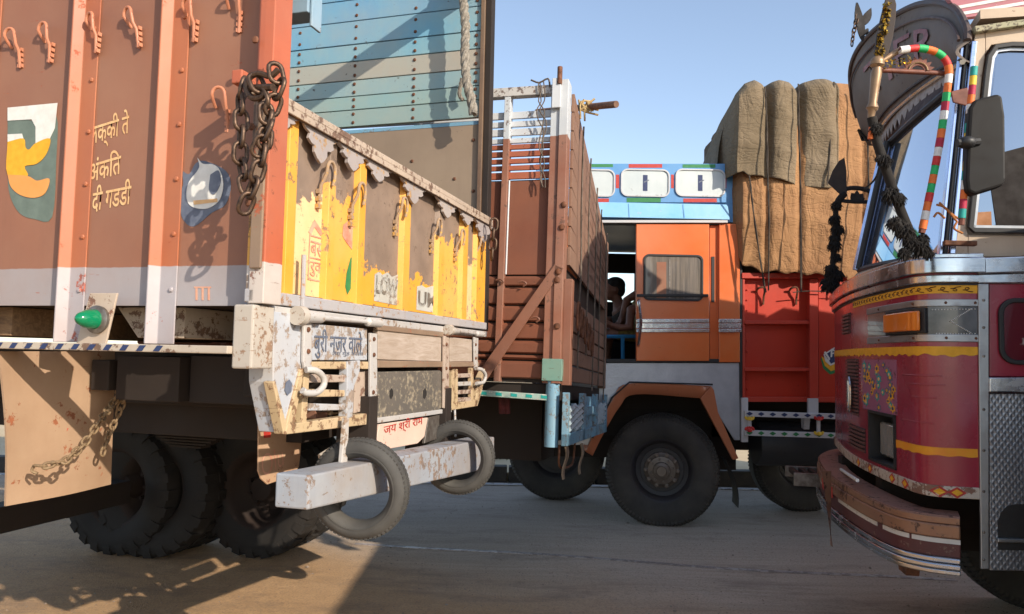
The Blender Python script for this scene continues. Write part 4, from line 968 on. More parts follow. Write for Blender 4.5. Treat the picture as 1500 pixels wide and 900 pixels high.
# floor, roof, rear wall and front of the cab so it is a closed box
CW = 2.0
xf, xb = c(792, 400)[0], c(1084, 400)[0]
zsill = c(980, 529)[1]; zroof = c(980, 240)[1]; zd1 = c(980, 327)[1]
box('cab_roof', blb, RC_, xf, xb, .02, CW, zd1 + .02, zroof - .01)
box('cab_floor', inn, RC_, xf, xb, .02, CW, zsill - .12, zsill - .01)
box('rear_cab_wall', inn, RC_, xb - .25, xb - .02, .03, CW, zsill, zd1)
# far door with its window opening
wz0, wz1 = c(900, 442, 1.9)[1], c(900, 399, 1.9)[1]
for x0, x1, z0, z1 in ((xf, xb, zsill, wz0), (xf, xb, wz1, zd1), (xf, c(862, 420, 1.9)[0], wz0, wz1), (c(931, 420, 1.9)[0], xb, wz0, wz1)):
    box('far_door_panel', inn, RC_, x0, x1, CW - .05, CW, z0, z1, 0)
box('windscreen_frame', ora_d, RC_, xf, xf + .05, .03, CW, zsill, zsill + .45); box('windscreen_frame', ora_d, RC_, xf, xf + .05, .03, .12, zsill + .45, zd1); box('windscreen_frame', ora_d, RC_, xf, xf + .05, CW - .1, CW, zsill + .45, zd1)
# blue roof band with three white signs
cr('roof_band', blb, 785, 240, 1064, 297, 0, .025)
for a0, a1, b0, b1, m_ in ((850, 898, 240.5, 245, 'grn_l'), (921, 970, 240.5, 246, 'red_l'), (1000, 1048, 241, 246, 'grn_l'), (868, 892, 291, 296.5, 'red_l'), (918, 968, 290, 296.5, 'grn_l'), (1001, 1050, 291, 296.5, 'red_l'),
                           (902, 907, 256, 276, 'red_l'), (983, 987, 256, 276, 'red_l'), (1063, 1064, 256, 276, 'red_l')):
    cr('painted_dash', M[m_], a0, b0, a1, b1, -.0015, 0, 0)
sgn = paint('white_sign_paint_roof', 'c6cccc', 'a9b4b8', chip='8a9094', amt=.05, cs=8, dust='b8bcb8', da=.35)
for a0, a1 in ((846, 901), (909, 981), (989, 1062)):
    x0, z0 = c(a0, 288); x1, z1 = c(a1, 249)
    po = rrect(x0, x1, z0, z1, .06); pi = rrect(x0 + .012, x1 - .012, z0 + .012, z1 - .012, .05)
    mb = MB(); ring(mb, po, pi, lambda u, v: (u, 0, v), lambda u, v: (u, -.014, v)); mb.build('sign_frame', wht, RC_)
    MB().ps(pi, -.004, -.001).build('roof_sign', sgn, RC_)
    xm = (x0 + x1) / 2; zm = (z0 + z1) / 2
    if a0 > 850:
        text('painted_numeral', '1', M['navy'], RC_, 's', xm - .02, zm - .07, .14, -.0055, wid=.04, fat=.0)
        MB().ps([(xm - .012, zm + .012), (xm + .03, zm + .03), (xm + .034, zm + .022), (xm - .012, zm + .0)], -.0062, -.005).build('painted_numeral', M['greyblue'], RC_)
xv0, xv1 = c(785, 310)[0], xb - .02
z1, z0 = c(980, 298)[1], c(980, 322)[1]
MB().pT([(0, z1), (-.06, z0), (-.045, z0), (.02, z1 - .01)], xv0, c(1066, 310)[0]).build('visor', blv, RC_, bev=.003)
cr('visor_edge', wht, 785, 322.5, 1066, 326.5, -.05, -.0)
for a in (920, 1000): MB().pT([(-.012, c(a, 300)[1]), (-.065, c(a, 321)[1]), (-.062, c(a, 321)[1]), (-.009, c(a, 299)[1])], c(a, 310)[0], c(a, 310)[0] + .004).build('visor_seam', blb, RC_)
# door
cr('cab_door', ora, 932, 328, 1039, 529, -.03, .012, .006)
x0, z0 = c(942, 440, -.03); x1, z1 = c(1030, 374, -.03)
mb = MB(); ring(mb, rrect(x0, x1, z0, z1, .05), rrect(x0 + .018, x1 - .018, z0 + .018, z1 - .018, .035), lambda u, v: (u, -.030, v), lambda u, v: (u, -.042, v)); mb.build('window_seal', blk, RC_, bev=.003)
cur = NT('curtained_glass'); wv = cur.noise(7, 5, .6, cur.mapped((7, 1, .4))); base_ = cur.mix(cur.ramp(wv, .3, .7), lin('75695c'), lin('463f38'))
gx = cur.sep()[0]; 
cur.b.inputs['Coat Weight'].default_value = .6; M['cur'] = cur.done(base_, .5)
MB().ps(rrect(x0 + .017, x1 - .017, z0 + .017, z1 - .017, .036), -.033, -.030).build('door_window', M['cur'], RC_)
cr('curtain_strip', paint('orange_curtain', '8c4c34', '74402e', chip='8a5a44', amt=.03), 962, 384, 976, 437, -.0345, -.0332, 0)
cr('window_divider', M['steel'], 980, 380, 982, 437, -.036, -.0332, 0)
cr('window_rail', blk, 933, 431, 1038, 435, -.048, -.032)
MB().tube(catmull([C.loc(936, 440, DC - .035), C.loc(936, 445, DC - .09), C.loc(939, 470, DC - .1), C.loc(936, 500, DC - .09), C.loc(935, 507, DC - .035)], 5), .012, 8).build('door_handle', chr_, RC_, True)
for a0, a1 in ((932, 1039), (1053, 1086)):
    cr('chrome_strip', chr_, a0, 467.5, a1, 473, -.041, -.031); cr('chrome_strip', chr_, a0, 474, a1, 481, -.036, -.031, .001); cr('chrome_strip', chr_, a0, 482, a1, 487, -.041, -.031)
cr('door_recess', ora_d, 1039.5, 328, 1053, 530, .01, .03)
cr('recess_window', blk, 1042, 376, 1047, 443, .003, .0098)
cr('corner_panel', ora, 1053.5, 328, 1084, 531, -.02, .02, .006)
cr('cab_edge', blk, 1084, 328, 1087.5, 640, -.01, .03)
cr('front_panel', ora, 790, 328, 845, 530, -.01, .02, .006)
cr('door_track', blk, 845, 326.8, 1053, 330, -.015, .01)
cr('door_sill', blk, 845, 526, 1086, 531.5, -.012, .03)
# steering wheel, seat and blue seat frame inside
seatb = plain('blue_seat_frame', '2f7fb4', .5)
for L in ([(850, 493, .35), (935, 493, .35)], [(912, 493, .35), (912, 530, .35)], [(850, 530, .35), (935, 530, .35)]):
    P = [Vector((c(a, b, y)[0], y, c(a, b, y)[1])) for a, b, y in L]; MB().tube(P, .018, 6).build('seat_frame', seatb, RC_)
x0, z0 = c(850, 492, .4); x1, z1 = c(975, 484, .4); box('bench_seat', plain('brown_seat_cover', '5a4838', .9, c2='3f342a'), RC_, x0, x1, .38, .95, z0 - .02, z1, .01)
sw = MB(); cc = Vector((c(862, 470, .9)[0], .95, c(862, 470, .9)[1])); sw.tube([cc + Vector((math.cos(a) * .05, math.sin(a) * .2, math.cos(a) * .2)) for a in [i * PI / 12 for i in range(24)]], .014, 6, closed=True)
sw.build('steering_wheel', blk, RC_, True)
# silver skirt with the wheel arch cut out
arch = [(868, 650), (876, 632), (902, 588), (926, 564), (1042, 568), (1050, 604), (1076, 640)]
cp('silver_skirt', M['silv'], [(785, 532), (1083, 532), (1084, 645), (1076, 645)] + list(reversed(arch))[1:] + [(862, 652), (785, 652)], 0, .02)
fend = paint('orange_fender_paint', 'b8663c', 'a45a38', chip='6a4434', amt=.05, cs=9, dust='a8795c', da=.4, rough=.45, coat=.3)
mid = [(858, 662), (870, 636), (898, 585), (924, 562), (1042, 566)]
inner = [(868, 668), (884, 636), (908, 596), (932, 578), (1030, 584)]
def cl(L, y): return [Vector((c(a, b, y)[0], y, c(a, b, y)[1])) for a, b in L]
o_, i_ = catmull(cl(mid, -.05), 5), catmull(cl(inner, -.05), 5)
mb = MB(); n = len(o_); vs = [p for p in o_] + [p for p in i_] + [p + Vector((0, .012, 0)) for p in i_] + [p + Vector((0, .6, 0)) for p in o_] + [p + Vector((0, .6, -.0)) for p in i_]
fs = [(i, i + 1, n + i + 1, n + i) for i in range(n - 1)] + [(i + 1, i, 3 * n + i, 3 * n + i + 1) for i in range(n - 1)]
mb.add(vs, fs); o = mb.build('fender', fend, RC_, True)
sol = o.modifiers.new('thickness', 'SOLIDIFY'); sol.thickness = .012
cp('fender', fend, [(1026, 584), (1042, 566), (1046, 572), (1052, 604), (1082, 672), (1074, 674)], -.055, -.02, .004)
MB().tube(cl([(868, 642), (896, 583), (922, 560), (1044, 563.5)], -.055), .008, 6).build('fender_bead', blk, RC_, True)
cr('wheel_well', M['dark'], 780, 545, 1083, 640, .62, .7, 0); 
box('engine_block', M['dark'], RC_, xf + .1, c(1084, 600)[0], .7, 1.5, .5, zsill - .13)
MB().grid(lambda u, v: tuple(Vector((c(1068 + 6 * u + 10 * math.sin(v * 2.4) - 4 + v * 10, 676 + 68 * v, -.02)[0], -.02 + .28 * u, c(1070, 676 + 68 * v, -.02)[1]))), 3, 10, thick=(.006, 0, 0)).build('mud_flap', M['rubber'], RC_, True)
# wheels
def road_tyre(r, w_, rim, name='tyre'):
    prof = [(-w_ * .36, rim), (-w_ * .46, rim + .03), (-w_ * .52, rim + (r - rim) * .5), (-w_ * .49, r - .045), (-w_ * .42, r - .012), (0, r), (w_ * .42, r - .012), (w_ * .49, r - .045), (w_ * .52, rim + (r - rim) * .5), (w_ * .46, rim + .03), (w_ * .36, rim)]
    mb = MB().lathe(prof, 1, (0, 0, 0), 80); N = 90
    for i in range(N):      # zigzag shoulder lugs
        a = 2 * PI * i / N; hw = PI / N * .55
        def q(rr, aa, yy): return (rr * math.sin(aa), yy, rr * math.cos(aa))
        for sgn in (-1, 1):
            P = [q(r - .012, a - hw, sgn * w_ * .30), q(r - .012, a + hw, sgn * w_ * .30), q(r + .007, a + hw, sgn * w_ * .30), q(r + .007, a - hw, sgn * w_ * .30)]
            Q = [q(r - .05, a - hw, sgn * w_ * .495), q(r - .05, a + hw, sgn * w_ * .495), q(r - .028, a + hw, sgn * w_ * .515), q(r - .028, a - hw, sgn * w_ * .515)]
            mb.add(P + Q, [(0, 1, 2, 3), (7, 6, 5, 4)] + [(k, k + 4, (k + 1) % 4 + 4, (k + 1) % 4) for k in range(4)])
    for y in (-.16, 0, .16):
        mb.lathe([((y - .09) * w_, r - .004), ((y - .09) * w_, r + .007), ((y + .05) * w_, r + .007), ((y + .05) * w_, r - .004)], 1, (0, 0, 0), 80)
    return mb.mesh(name, M['rubber3'])
RW = .480
tyC = road_tyre(RW, .26, .262)
hubm = paint('greasy_hub', '7a7068', '5c534c', chip='a89a8c', amt=.08, cs=30, dust='8a7a6c', da=.5, metal=.5, rough=.5)
rimd = paint('dark_rim', '2b2d34', '1f2024', chip='5a5048', amt=.06, da=.35, dust='5c5048')
def front_rim():
    return MB().lathe([(-.10, .262), (-.105, .272), (-.09, .250), (-.03, .225), (-.02, .19), (-.025, .185), (-.02, 0), (.09, 0), (.09, .262)], 1, (0, 0, 0), 60).mesh('rim', rimd)
rmC = front_rim()
wl = [(970, 692, 0, -14), (815, 650, 1.15, -8), (1146, 660, .62, 0)]
p = C.loc(970, 692, DC + .02)
for k, (px, dep, rot) in enumerate(((970, DC + .15, -13), (1172, DC + .9, 0), (816, DC + 1.25, -10))):
    q = C.loc(px, 640, dep)
    o = place('wheel', tyC, RC_, True, loc=(q.x, q.y, RW - .004)); o.rotation_euler = (0, .3 * k, math.radians(rot))
    r_ = place('rim', rmC, o, True)
    if k: continue
    hb = MB().lathe([(-.02, .155), (-.06, .15), (-.075, .125), (-.09, .118), (-.10, .075), (-.13, .07), (-.14, .045), (-.15, .04), (-.15, 0), (0, 0)], 1, (0, 0, 0), 40).build('hub', hubm, o, True)
    nm = MB().lathe([(0, 0), (0, .021), (-.022, .02), (-.024, .012), (-.045, .011), (-.046, 0)], 1, (0, 0, 0), 6).mesh('wheel_nut', hubm)
    for j in range(10): a = 2 * PI * j / 10; place('wheel_nut', nm, o, loc=(math.cos(a) * .135, -.062, math.sin(a) * .135))
    bm_ = MB().lathe([(0, 0), (0, .012), (-.012, .011), (-.012, 0)], 1, (0, 0, 0), 6).mesh('hub_bolt', M['steel'])
    for j in range(8): a = 2 * PI * j / 8 + .2; place('hub_bolt', bm_, o, loc=(math.cos(a) * .095, -.093, math.sin(a) * .095))
for dy in (DC + .62,): box('front_axle', M['dark'], RC_, p.x - .06, p.x + .06, .25, 1.5, RW - .09, RW + .03)
# red load body
red = paint('red_body_paint', 'b83018', 'a82a18', chip='6a2a20', amt=.02, cs=12, dust='a05040', da=.22, rough=.45, bump=.15)
redb = paint('red_rib_paint', 'bf3524', 'a82c20', chip='6a2a20', amt=.04, cs=12, dust='a86a54', da=.25, rough=.45)
cr('body_panel', red, 1088, 400, 1186, 587, .05, .06); cr('body_panel', red, 1199, 402, 1560, 590, .02, .04)
cr('body_top_rail', redb, 1087, 400, 1560, 408, -.02, .06)
cr('body_post', redb, 1186, 409, 1198.5, 584, -.02, .06); cr('body_post', redb, 1087.8, 409, 1091, 584, -.005, .06)
for a in (470, 539): cr('body_rib', redb, 1091.5, a, 1185.5, a + 5, -.012, .05)
cr('body_bottom_rail', redb, 1088, 582, 1560, 589, .0, .06)
box('body_shell', M['dark'], RC_, c(1090, 500)[0], c(1560, 500)[0], .062, 2.0, c(1090, 586)[1], c(1090, 402)[1])
for b in (425, 440, 455, 500, 515, 555, 570):
    x, z = c(1094, b, .05); MB().ball((x, .045, z), .008, 6).build('rivet', redb, RC_)
hkc = MB().tube(catmull([(-.05, 0, .0), (-.04, -.04, .03), (0, -.05, .035), (.01, -.045, 0), (.01, -.02, -.05), (.01, -.01, -.11)], 4), .009, 6).mesh('rope_hook', M['rust'])
for a, b in ((1116, 428), (1164, 428), (1220, 428)): x, z = c(a, b, .04); place('rope_hook', hkc, RC_, True, loc=(x, .045, z))
# the painted banner
yb_ = .018
decal('painted_banner', M['grn_l'], RC_, 's', [c(a, b, yb_) for a, b in ((1202, 525), (1206, 540), (1216, 549), (1232, 544), (1262, 530), (1262, 500), (1240, 515), (1220, 522))], yb_)
decal('painted_banner', M['yel_l'], RC_, 's', [c(a, b, yb_) for a, b in ((1203, 522), (1208, 536), (1217, 544), (1234, 538), (1262, 525), (1262, 496), (1236, 518), (1216, 530))], yb_ - .002)
decal('painted_banner', M['white_l'], RC_, 's', [c(a, b, yb_) for a, b in ((1206, 519), (1260, 485), (1260, 517), (1216, 536), (1209, 530))], yb_ - .004)
decal('painted_banner', M['navy'], RC_, 's', [c(a, b, yb_) for a, b in ((1208, 520), (1258, 488), (1258, 514), (1217, 533))], yb_ - .006, label='navy painted banner with white letters')
x, z = c(1211, 530, yb_); text('painted_lettering', 'JAI JI', M['white_l'], RC_, 's', x, z, .085, yb_ - .008, wid=.27, shear=-.1, rot=.42, fat=.01)
for a, b in ((1224, 573), (1231, 566), (1238, 560), (1227, 580)): MB().ps([c(a, b, yb_), c(a + 3, b - 2, yb_), c(a + 5, b + 1, yb_), c(a + 1, b + 3, yb_)], yb_ - .001, yb_).build('painted_dot', M['grn_l'], RC_)
# white side guard with painted diamonds and flower ornaments
for b0, b1, mm in ((602, 610, 'navy'), (630, 638, 'grn_l')):
    P = [c(1090, b0, -.06), c(1250, b0 + 5, -.06), c(1250, b1 + 5, -.06), c(1090, b1, -.06)]
    MB().ps(P, -.08, -.05).build('guard_rail', wht, RC_, bev=.003)
    for k in range(9):
        a = 1098 + k * 17; bb = (b0 + b1) / 2 + (a - 1090) * 5 / 160
        MB().ps([c(a - 5, bb, -.081), c(a, bb - 3, -.081), c(a + 5, bb, -.081), c(a, bb + 3, -.081)], -.0825, -.081).build('painted_diamond', M[mm], RC_)
cr('guard_post', wht, 1086.5, 583, 1096, 648, -.05, -.02); cr('guard_post', wht, 1184, 584, 1199, 607, -.05, -.02)
cr('guard_post', wht, 1095, 608, 1101, 632, -.06, -.04); cr('guard_post', wht, 1197, 610, 1202, 636, -.06, -.04)
for a, b, m_ in ((1098, 612, 'yel_t'), (1098, 629, 'red_t'), (1199.5, 612, 'red_t'), (1199.5, 634, 'yel_t')):
    x, z = c(a, b, -.09); mb = MB()
    for k in range(7): t = PI * k / 6 * (1 if b < 620 or m_ == 'yel_t' else -1); mb.ball((x + math.cos(t) * .032, -.09, z - math.sin(t) * .014), .012, 8, sc=(1, .7, 1))
    mb.ball((x, -.095, z - .008), .02, 8, sc=(1.2, .6, .9)); o = mb.build('flower_ornament', M[m_], RC_, True)
x0, z0 = c(1115, 685, .25); x1, z1 = c(1240, 622, .25)
MB().lathe([(0, 0), (0, .19), (.015, .2), (x1 - x0 - .015 + .6, .2), (x1 - x0 + .6, .19), (x1 - x0 + .6, 0)], 0, (x0, .42, (z0 + z1) / 2), 40).build('fuel_tank', paint('dark_tank_paint', '2e3238', '22252a', chip='4a4440', amt=.03, da=.3, dust='5c5650', rough=.45), RC_, True)
box('underbody_dark_fill', M['dark'], RC_, c(1087, 600)[0], c(1560, 600)[0], .64, 1.7, .60, c(1090, 588)[1]); box('gap_dark_fill', M['dark'], RC_, c(1070, 600)[0], c(1110, 600)[0], .6, 1.3, .42, .9)  # added dark boxes stand in for the shade under the red body
for y in (.6, 1.2): box('chassis_beam', M['dark'], RC_, xf + .2, c(1560, 600)[0], y, y + .09, .72, .95)
MB().pT([(-.0, 0), (.08, 0), (.07, -.09), (.02, -.1)], 0, .05).build('dangling_tin', wht, RC_, loc=(c(1177, 612)[0], -.02, c(1177, 612)[1]), bev=.004)
# ---------------------------------------------------------------- the tarpaulin-covered load
T = thing('tarpaulin_load', 'tall load under brown and grey tarpaulins roped down on the red truck body', 'tarpaulin', C, (c(1180, 400)[0], 0, c(1180, 400)[1]))
To = Vector((c(1180, 400)[0], 0, c(1180, 400)[1]))
def canvas(name, a, b, wr=14):
    t = NT(name); n = t.noise(1.6, 8, .6); col = t.mix(t.ramp(n, .3, .7), lin(a), lin(b)); f = t.noise(260, 2, .6)
    st = t.noise(3.5, 7, .65, t.mapped((1.6, 1, .3))); col = t.mix(t.ramp(st, .5, .75, 0, .45), col, tuple(x * .62 for x in lin(b)[:3]) + (1,))
    w1 = t.noise(3.2, 8, .55, t.mapped((1.5, 1, .55), rot=(0, .35, 0)), dist=1.2); w2 = t.noise(5, 6, .5, t.mapped((.7, 1, 2.2), rot=(0, -.3, 0)), dist=1.6)
    r1 = t.math('ABSOLUTE', t.math('SUBTRACT', w1, .5), 0); r2 = t.math('ABSOLUTE', t.math('SUBTRACT', w2, .5), 0)
    h = t.math('ADD', t.math('ADD', t.math('MULTIPLY', t.ramp(r1, 0, .09), .45), t.math('MULTIPLY', t.ramp(r2, 0, .06), .25)), t.math('MULTIPLY', f, .05)); t.bump(h, .5, .03)
    return t.done(col, .93)
cgrey = canvas('grey_brown_canvas', '7f6f5a', '665843'); cora = canvas('orange_brown_canvas', 'a27a52', '896242')
from mathutils import noise as NZ
def fold(x, z, s=1.0):
    w_ = NZ.noise(Vector((x * .9, z * .5, 3.0))) * 1.8
    a = math.sin(x * 13 + w_ * 2.5 + z * 1.1) * .5 + .5; a = a ** 2
    b = NZ.noise(Vector((x * 2.1 + 4, z * .9, 7.0))); c2 = math.sin(z * 9 + 3 * NZ.noise(Vector((x * 1.3, z, 1.0))) + x * 1.6) ** 4
    e = NZ.noise(Vector((x * 6 + w_, z * 3.5, 2.0)))
    return (-.045 * a * (.6 + b) + .06 * b - .012 * c2 + .012 * e) * s
def interp(L, x):
    if x <= L[0][0]: return L[0][1]
    for (a, b), (c_, d) in zip(L, L[1:]):
        if x <= c_: return b + (d - b) * (x - a) / (c_ - a)
    return L[-1][1]
topL = [(1047, 262), (1052, 215), (1060, 175), (1070, 148), (1082, 134), (1096, 129), (1108, 132), (1112, 139), (1117, 132), (1132, 128), (1148, 130), (1159, 137), (1166, 130), (1185, 126), (1215, 125), (1250, 126), (1285, 130), (1330, 132), (1500, 136)]
def bulges(px):
    r = 0
    for a, b, h in ((1056, 1113, .11), (1113, 1160, .09), (1160, 1215, .075), (1215, 1262, .06)):
        if a <= px <= b: t = (px - a) / (b - a); r = h * max(0, 4 * t * (1 - t)) ** .5
    return r
def pinch(px): return sum(.03 * math.exp(-((px - r_) / 4.0) ** 2) for r_ in (1116, 1163, 1258))
def orange_pt(u, v):
    px = 1066 + (1560 - 1066) * u ** 1.2
    yt = interp(topL, px); yb2 = interp([(1066, 300), (1072, 345), (1084, 388), (1110, 399), (1200, 405), (1560, 409)], px) + 2 * math.sin(px * .21)
    if px < 1140: yt = max(yt, interp([(1066, 236), (1090, 250), (1140, 200)], px))
    if v > .8:
        k = (v - .8) / .2; x, z = c(px, yt, 0); return (x + .25 * k, .0 + 1.2 * k - bulges(px) * .5 * (1 - k), z - .2 * k * k)
    k = v / .8; py = yb2 + (yt - yb2) * k
    x, z = c(px, py, 0); y = -.07 - .05 * math.sin(k * PI) + fold(x, z, .9) - bulges(px) * max(0, k - .5) + pinch(px)
    if k > .92: y += (k - .92) / .08 * .07
    if u < .06: y += (.06 - u) * 5
    return (x, y, z)
mb = MB().grid(orange_pt, 170, 80); mb.v = [tuple(Vector(v) - To) for v in mb.v]
o = mb.build('canvas_sheet', cora, T, True); o.modifiers.new('t', 'SOLIDIFY').thickness = .008; o['label'] = 'orange-brown canvas covering the load'
def grey_pt(u, v):
    px = 1047 + (1217 - 1047) * u
    yt = interp(topL, px) - 1.5; yb2 = interp([(1047, 264), (1056, 262), (1066, 262), (1080, 258), (1086, 264), (1110, 264), (1125, 268), (1150, 274), (1160, 277), (1190, 281), (1205, 282), (1217, 272)], px)
    if v > .8:
        k = (v - .8) / .2; x, z = c(px, yt, 0); return (x + .30 * k, -.03 - bulges(px) * (1 - k) + 1.25 * k, z - .2 * k * k + .004)
    k = v / .8; py = yb2 + (yt - yb2) * k; x, z = c(px, py, 0)
    y = -.12 - bulges(px) * min(1, .5 + k * .7) + fold(x * 1.2 + 5, z, .8) + pinch(px) * 1.5
    if k > .88: y += ((k - .88) / .12) ** 2 * .09
    if u < .14: y += ((.14 - u) / .14) ** 1.5 * .75
    return (x, y, z)
mb = MB().grid(grey_pt, 150, 80); mb.v = [tuple(Vector(v) - To) for v in mb.v]
o = mb.build('canvas_sheet', cgrey, T, True); o.modifiers.new('t', 'SOLIDIFY').thickness = .008; o['label'] = 'grey-brown canvas folded over the front of the load'
x0, z0 = c(1084, 410, .2); x1, z1 = c(1560, 150, .2); xm_ = c(1072, 200, .2)[0]
mb = MB().box(x0, x1, .12, 1.2, z0 - .1, z1 - .06); mb.box(xm_, x0 + .3, .5, 1.2, c(1072, 262, .2)[1], z1 - .18); mb.v = [tuple(Vector(v) - To) for v in mb.v]; mb.build('stacked_load', plain('dark_sacking', '5a4630', .95), T, bev=.05)
cord = plain('dark_cord', '4a4036', .9, c2='2f2822')
def cordp(L, r=.0085, y=-.24):
    P = []
    for a, b in L:
        x, z = c(a, b, -.1); px = a; P.append((x - To.x, y - To.y, z - To.z))
    rope(P, r, sub=4, n=5, twist=2).build('rope', cord, T, True)
cordp([(1112, 136), (1115, 190), (1116, 260), (1118, 330), (1117, 428)]); cordp([(1160, 132), (1161, 200), (1163, 280), (1164, 430)])
cordp([(1092, 262), (1100, 330), (1112, 410), (1116, 430)], y=-.20); cordp([(1215, 126), (1212, 170), (1208, 240), (1205, 275)], y=-.19)
cordp([(1256, 126), (1259, 200), (1261, 300), (1262, 410)]); cordp([(1164, 428), (1190, 426), (1240, 428)], .005, -.06)
for a, b, d_ in ((1088, 303, 1), (1096, 322, 1), (1118, 298, 1), (1166, 345, -1)):
    pass
# ---------------------------------------------------------------- people in the cab
def person(name, label, parts, loc, skinm, clothm, hairm, vox=.011):
    """one continuous body: tapered limbs and modelled head fused by a voxel remesh"""
    t = thing(name, label, 'person', C, loc)
    mb = MB()
    for kind, *a in parts['skin']:
        if kind == 't': mb.tube(a[0], a[1], 14)
        else: mb.ball(a[0], a[1], 18, sc=a[2])
    o = mb.build('body', skinm, t, True); r = o.modifiers.new('fuse', 'REMESH'); r.mode = 'VOXEL'; r.voxel_size = vox; r.use_smooth_shade = True
    s_m = o.modifiers.new('soft', 'SMOOTH'); s_m.iterations = 4; s_m.factor = .5
    for nm, key, mm in (('shirt', 'cloth', clothm), ('hair', 'hair', hairm)):
        if key not in parts: continue
        mb = MB()
        for kind, *a in parts[key]:
            if kind == 't': mb.tube(a[0], a[1], 14)
            else: mb.ball(a[0], a[1], 18, sc=a[2])
        o = mb.build(nm, mm, t, True); r = o.modifiers.new('fuse', 'REMESH'); r.mode = 'VOXEL'; r.voxel_size = vox; r.use_smooth_shade = True
        s_m = o.modifiers.new('soft', 'SMOOTH'); s_m.iterations = 3
    return t
skin = plain('brown_skin', '7a5240', .6, c2='6a4636', scale=9); hair = plain('black_hair', '14110f', .8); shirt = plain('dark_shirt', '33291f', .9, c2='241d17'); shirt2 = plain('yellow_patterned_shirt', '8a7a3c', .9, c2='3f3a2c', scale=30)
def hand(base, d, up, s=1.0, curl=.3):
    """palm, four unequal bent fingers, thumb from the side of the palm"""
    d = Vector(d).normalized(); up = Vector(up).normalized(); side = d.cross(up).normalized(); base = Vector(base); L = []
    L.append(('t', [base, base + d * .045 * s, base + d * .09 * s], [.026 * s, .036 * s, .032 * s]))
    for k, l in enumerate((.062, .072, .068, .052)):
        o = base + d * .085 * s + side * (k - 1.5) * .019 * s; a = o + d * l * .45 * s - up * curl * .012; b = a + (d - up * curl * 1.2).normalized() * l * .35 * s; e = b + (d - up * curl * 2.4).normalized() * l * .25 * s
        L.append(('t', [o - d * .02 * s, o, a, b, e], [.0105 * s, .0100 * s, .0095 * s, .0085 * s, .0075 * s]))
    o = base + d * .03 * s - side * .028 * s; L.append(('t', [o, o + (d - side * .9).normalized() * .035 * s, o + (d - side * .5).normalized() * .065 * s], [.014 * s, .011 * s, .009 * s]))
    return L
def head(cx, cy, cz, s=1.0):       # facing -x
    V = lambda x, y, z: Vector((cx + x * s, cy + y * s, cz + z * s))
    sk = [('b', V(0, 0, .02), .098 * s, (1.05, .8, 1.05)), ('b', V(-.035, 0, -.045), .07 * s, (.95, .8, 1.0)), ('t', [V(-.05, 0, -.03), V(-.072, 0, -.085), V(-.06, 0, -.098)], [.045 * s, .026 * s, .022 * s]),
          ('t', [V(-.088, 0, .022), V(-.108, 0, -.012), V(-.118, 0, -.026)], [.010 * s, .012 * s, .014 * s]), ('b', V(-.088, 0, .028), .02 * s, (.7, 1.6, .5)),
          ('b', V(-.098, 0, -.052), .013 * s, (.8, 1.6, .55)), ('b', V(-.095, 0, -.064), .013 * s, (.8, 1.5, .55)), ('b', V(-.085, 0, -.095), .018 * s, (.9, 1, .8)),
          ('t', [V(.02, 0, -.06), V(.045, 0, -.12), V(.06, 0, -.19)], [.055 * s, .055 * s, .07 * s])]
    for sd in (-1, 1): sk += [('b', V(.012, sd * .078, -.005), .03 * s, (.6, .3, 1.0)), ('b', V(-.083, sd * .032, .005), .012 * s, (.7, 1.2, .8)), ('b', V(-.062, sd * .045, -.03), .025 * s, (.7, .6, .6))]
    hr = [('b', V(.018, 0, .052), .1 * s, (1.06, .86, .88)), ('b', V(.055, 0, .0), .075 * s, (.9, 1.0, 1.1)), ('b', V(-.05, 0, .09), .045 * s, (1.1, 1.1, .5))]
    return sk, hr
def J(px, py, dy): x, z = c(px, py, dy); return Vector((x, dy, z))
# the driver, seen in profile
hp = J(899, 425, .95); base0 = J(935, 490, .75)
hs, hh = head(hp.x, hp.y, hp.z, .95)
sh = J(920, 458, .95)
parts = {'skin': hs + [('t', [hp + Vector((.05, 0, -.17)), sh + Vector((.02, 0, -.1)), J(938, 485, .95)], [.09, .15, .15]),
                       ('t', [sh + Vector((-.02, -.16, 0)), J(913, 470, .72), J(899, 482, .76), J(886, 474, .9)], [.055, .045, .036, .028])]
         + [('t', [sh + Vector((-.02, .16, 0)), J(908, 470, 1.1), J(886, 468, 1.05)], [.055, .042, .03])] + hand(J(886, 474, .9), (-.8, .2, .3), (0, 0, 1), 1, .7)
         + [('t', [J(940, 492, .8), J(893, 489, .8), J(884, 530, .8), J(882, 560, .8)], [.085, .065, .055, .045]), ('t', [J(940, 492, 1.02), J(893, 489, 1.05), J(886, 530, 1.05)], [.085, .065, .055])],
         'cloth': [('t', [hp + Vector((.06, 0, -.20)), sh + Vector((.02, 0, -.1)), J(938, 486, .95)], [.11, .165, .165]), ('t', [sh + Vector((-.0, -.15, .0)), J(918, 464, .74)], [.075, .062]), ('t', [J(940, 492, .8), J(900, 489, .8)], [.095, .08])],
         'hair': hh}
for k in ('skin', 'cloth', 'hair'): parts[k] = [(q[0], [Vector(v) - base0 for v in q[1]], q[2]) if q[0] == 't' else (q[0], Vector(q[1]) - base0, q[2], q[3]) for q in parts[k]]
person('person', 'dark-haired man sitting in profile behind the wheel of the orange cab', parts, tuple(base0), skin, shirt, hair)
